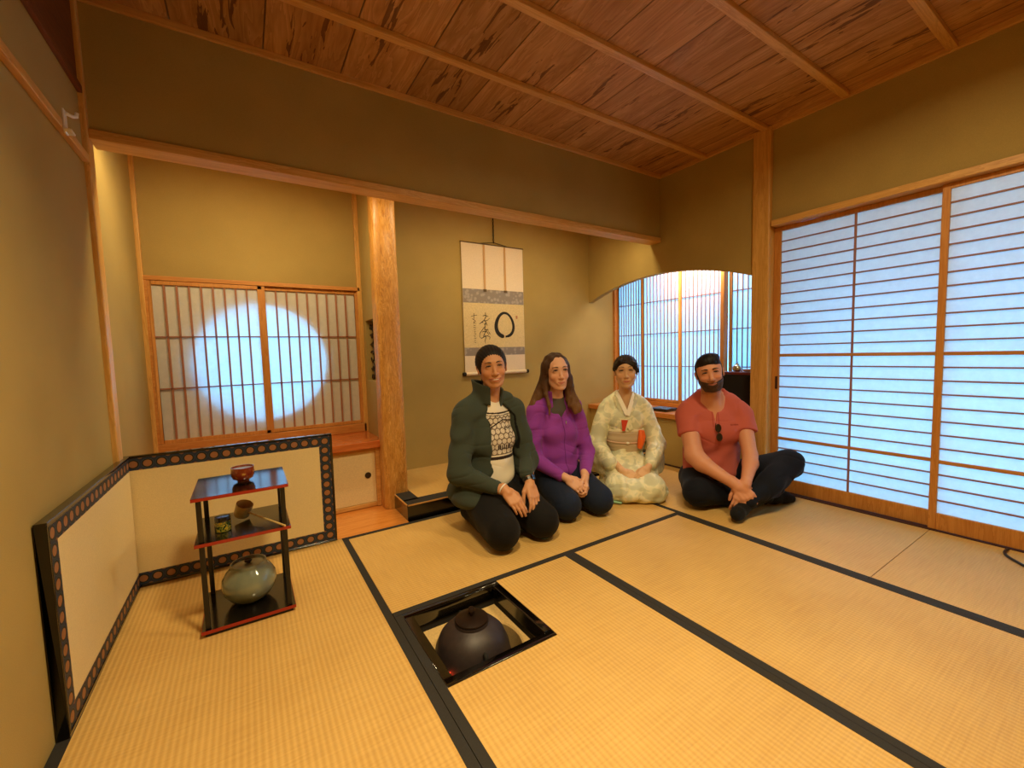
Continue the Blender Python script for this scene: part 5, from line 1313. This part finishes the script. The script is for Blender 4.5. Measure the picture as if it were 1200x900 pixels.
    def ringpts(cx, cz, y, rx, rz, n=20): return [(cx+rx*math.cos(2*PI*i/n), y, cz+rz*math.sin(2*PI*i/n)) for i in range(n+1)]
    g0 = (-.020, .176)
    for zc in (.515, .455): sg.tube([(x, y+(.515-z)*.10, z) for x, y, z in ringpts(-.018-.006*(zc < .48), zc, g0[1], .017, .025)], .0028, 6, cap=False)
    sg.tube([(-.016, .178, .489), (-.018, .181, .481)], .003, 6)
    sg.tube([(-.006, .165, .545), (-.004, .150, .50), (-.006, .150, .43)], .0024, 6)
    so_ = sg.build('sunglasses', M['tortoise'], root, smooth=True)
    ln = MB()
    for zc in (.515, .455):
        pts = [(x, y+(.515-z)*.10, z) for x, y, z in ringpts(-.018-.006*(zc < .48), zc, g0[1], .015, .023)[:-1]]; ln.add(pts, [list(range(len(pts)))])
    ln.build('lens', plain('dark_lens', (30, 22, 20), .05), so_)
    # hair and beard
    T, s, R = H.T, H.s, H.R
    E = lambda c, r, k=.02, sub=False: ell(T(*c), [q*s for q in r], R, k*s, sub)
    hp = [E((0, -.020, .036), (.082, .099, .088)), E((.0, .040, .088), (.060, .046, .036), .04), E((-.02, .01, .105), (.05, .05, .024), .025)]
    hp += [E((0, .108, -.012), (.066, .074, .076), .020, True), E((0, -.01, -.10), (.10, .14, .098), .012, True)]
    for g in (-1, 1): hp += [cone(T(g*.073, .012, .03), T(g*.070, .016, -.03), .006*s, .006*s, .01)]
    fh = field(hp)
    def f(P, c=None, r=None):
        L = H.local(P); return fh(P, c, r)+.0012*np.sin(L[:, 0]*330+L[:, 1]*90)*np.sin(L[:, 1]*280+L[:, 2]*120)
    shape('hair', f, (-.2, -.12, .74), (.24, .28, 1.03), .0032, M['hair'], root, const((24, 17, 14)))
    ff = field(H.face[:-6])
    def f(P, c=None, r=None):
        L = H.local(P); x, y, z = L.T
        d = ff(P, c, r)-.0034*H.s+.0012*np.sin(x*500+z*90)*np.sin(z*420+y*200)
        top = np.where(y < .020, .02, -.049+.38*np.maximum(0, np.abs(x)-.02)) # upper limit
        reg = np.maximum(z-top, -.005-y+.0*z)
        reg = np.maximum(reg, -(np.sqrt((x/.026)**2+((z+.059-.006*.68*(x/.026)**2)/.0058)**2)-1)*.008) # leave the mouth free
        reg = np.maximum(reg, .04-y-np.abs(x)*1.)
        return smax(d, reg*H.s, .004)
    shape('beard', f, (-.14, .02, .66), (.20, .28, .90), .0028, M['hair'], root, const((70, 49, 37)))
    return root
woman_green(); woman_purple(); woman_kimono(); man()
# ------------------------------------------------------------------ light and camera
def area(name, loc, size, power, color, rot=(0, 0, 0), sy_=None, spread=None):
    l = bpy.data.lights.new(name, 'AREA'); l.energy = power; l.color = color; l.size = size
    if sy_: l.shape = 'RECTANGLE'; l.size_y = sy_
    if spread: l.spread = spread
    o = bpy.data.objects.new(name, l); C.objects.link(o); o.location = loc; o.rotation_euler = rot
    return o
WARM = (1.0, .79, .42)
area('ceiling_lamp', (.05, -1.0, 2.50), .25, 32, WARM, spread=math.radians(124))
area('ceiling_lamp', (1.35, -1.15, 2.50), .25, 27, WARM, spread=math.radians(168))
area('alcove_lamp', (-.30, .985, 2.10), 1.0, 12, WARM, sy_=.05, rot=(math.radians(15), 0, 0))
area('alcove_lamp', (1.55, .985, 2.10), 1.9, 14, WARM, sy_=.05, rot=(math.radians(15), 0, 0))
area('ledge_lamp', (2.93, .85, 1.93), .9, 19, (1, .80, .66), sy_=.06, rot=(0, math.radians(-12), math.radians(90)))
w = bpy.data.worlds.new('World'); bpy.context.scene.world = w; w.use_nodes = True
bg = w.node_tree.nodes['Background']; bg.inputs[0].default_value = (.09, .435, 1.0, 1); bg.inputs[1].default_value = 13.0
cam = bpy.data.cameras.new('Camera'); co = bpy.data.objects.new('Camera', cam); C.objects.link(co)
cx, cy, cz, yaw, pit, rol, fpx = -.4424, -1.6247, 1.0429, -.5663, -.072, -.0276, 490.27
F = Vector((-math.sin(yaw)*math.cos(pit), math.cos(yaw)*math.cos(pit), math.sin(pit))); R = Vector((math.cos(yaw), math.sin(yaw), 0)); U = R.cross(F)
R2 = R*math.cos(rol)+U*math.sin(rol); U2 = -R*math.sin(rol)+U*math.cos(rol)
mw = Matrix((R2, U2, -F)).transposed().to_4x4(); mw.translation = (cx, cy, cz); co.matrix_world = mw
cam.sensor_width = 36; cam.lens = fpx*36/1200; cam.clip_start = .02
scn = bpy.context.scene; scn.camera = co
scn.view_settings.view_transform = 'Standard'; scn.view_settings.look = 'None'; scn.view_settings.exposure = 0; scn.view_settings.gamma = 1; scn.view_settings.use_curve_mapping = False
scn.render.engine = 'CYCLES'
scn.cycles.use_denoising = True; scn.cycles.max_bounces = 7; scn.cycles.diffuse_bounces = 5; scn.cycles.glossy_bounces = 3; scn.cycles.transmission_bounces = 5
scn.cycles.sample_clamp_indirect = 6; scn.cycles.caustics_reflective = False; scn.cycles.caustics_refractive = False
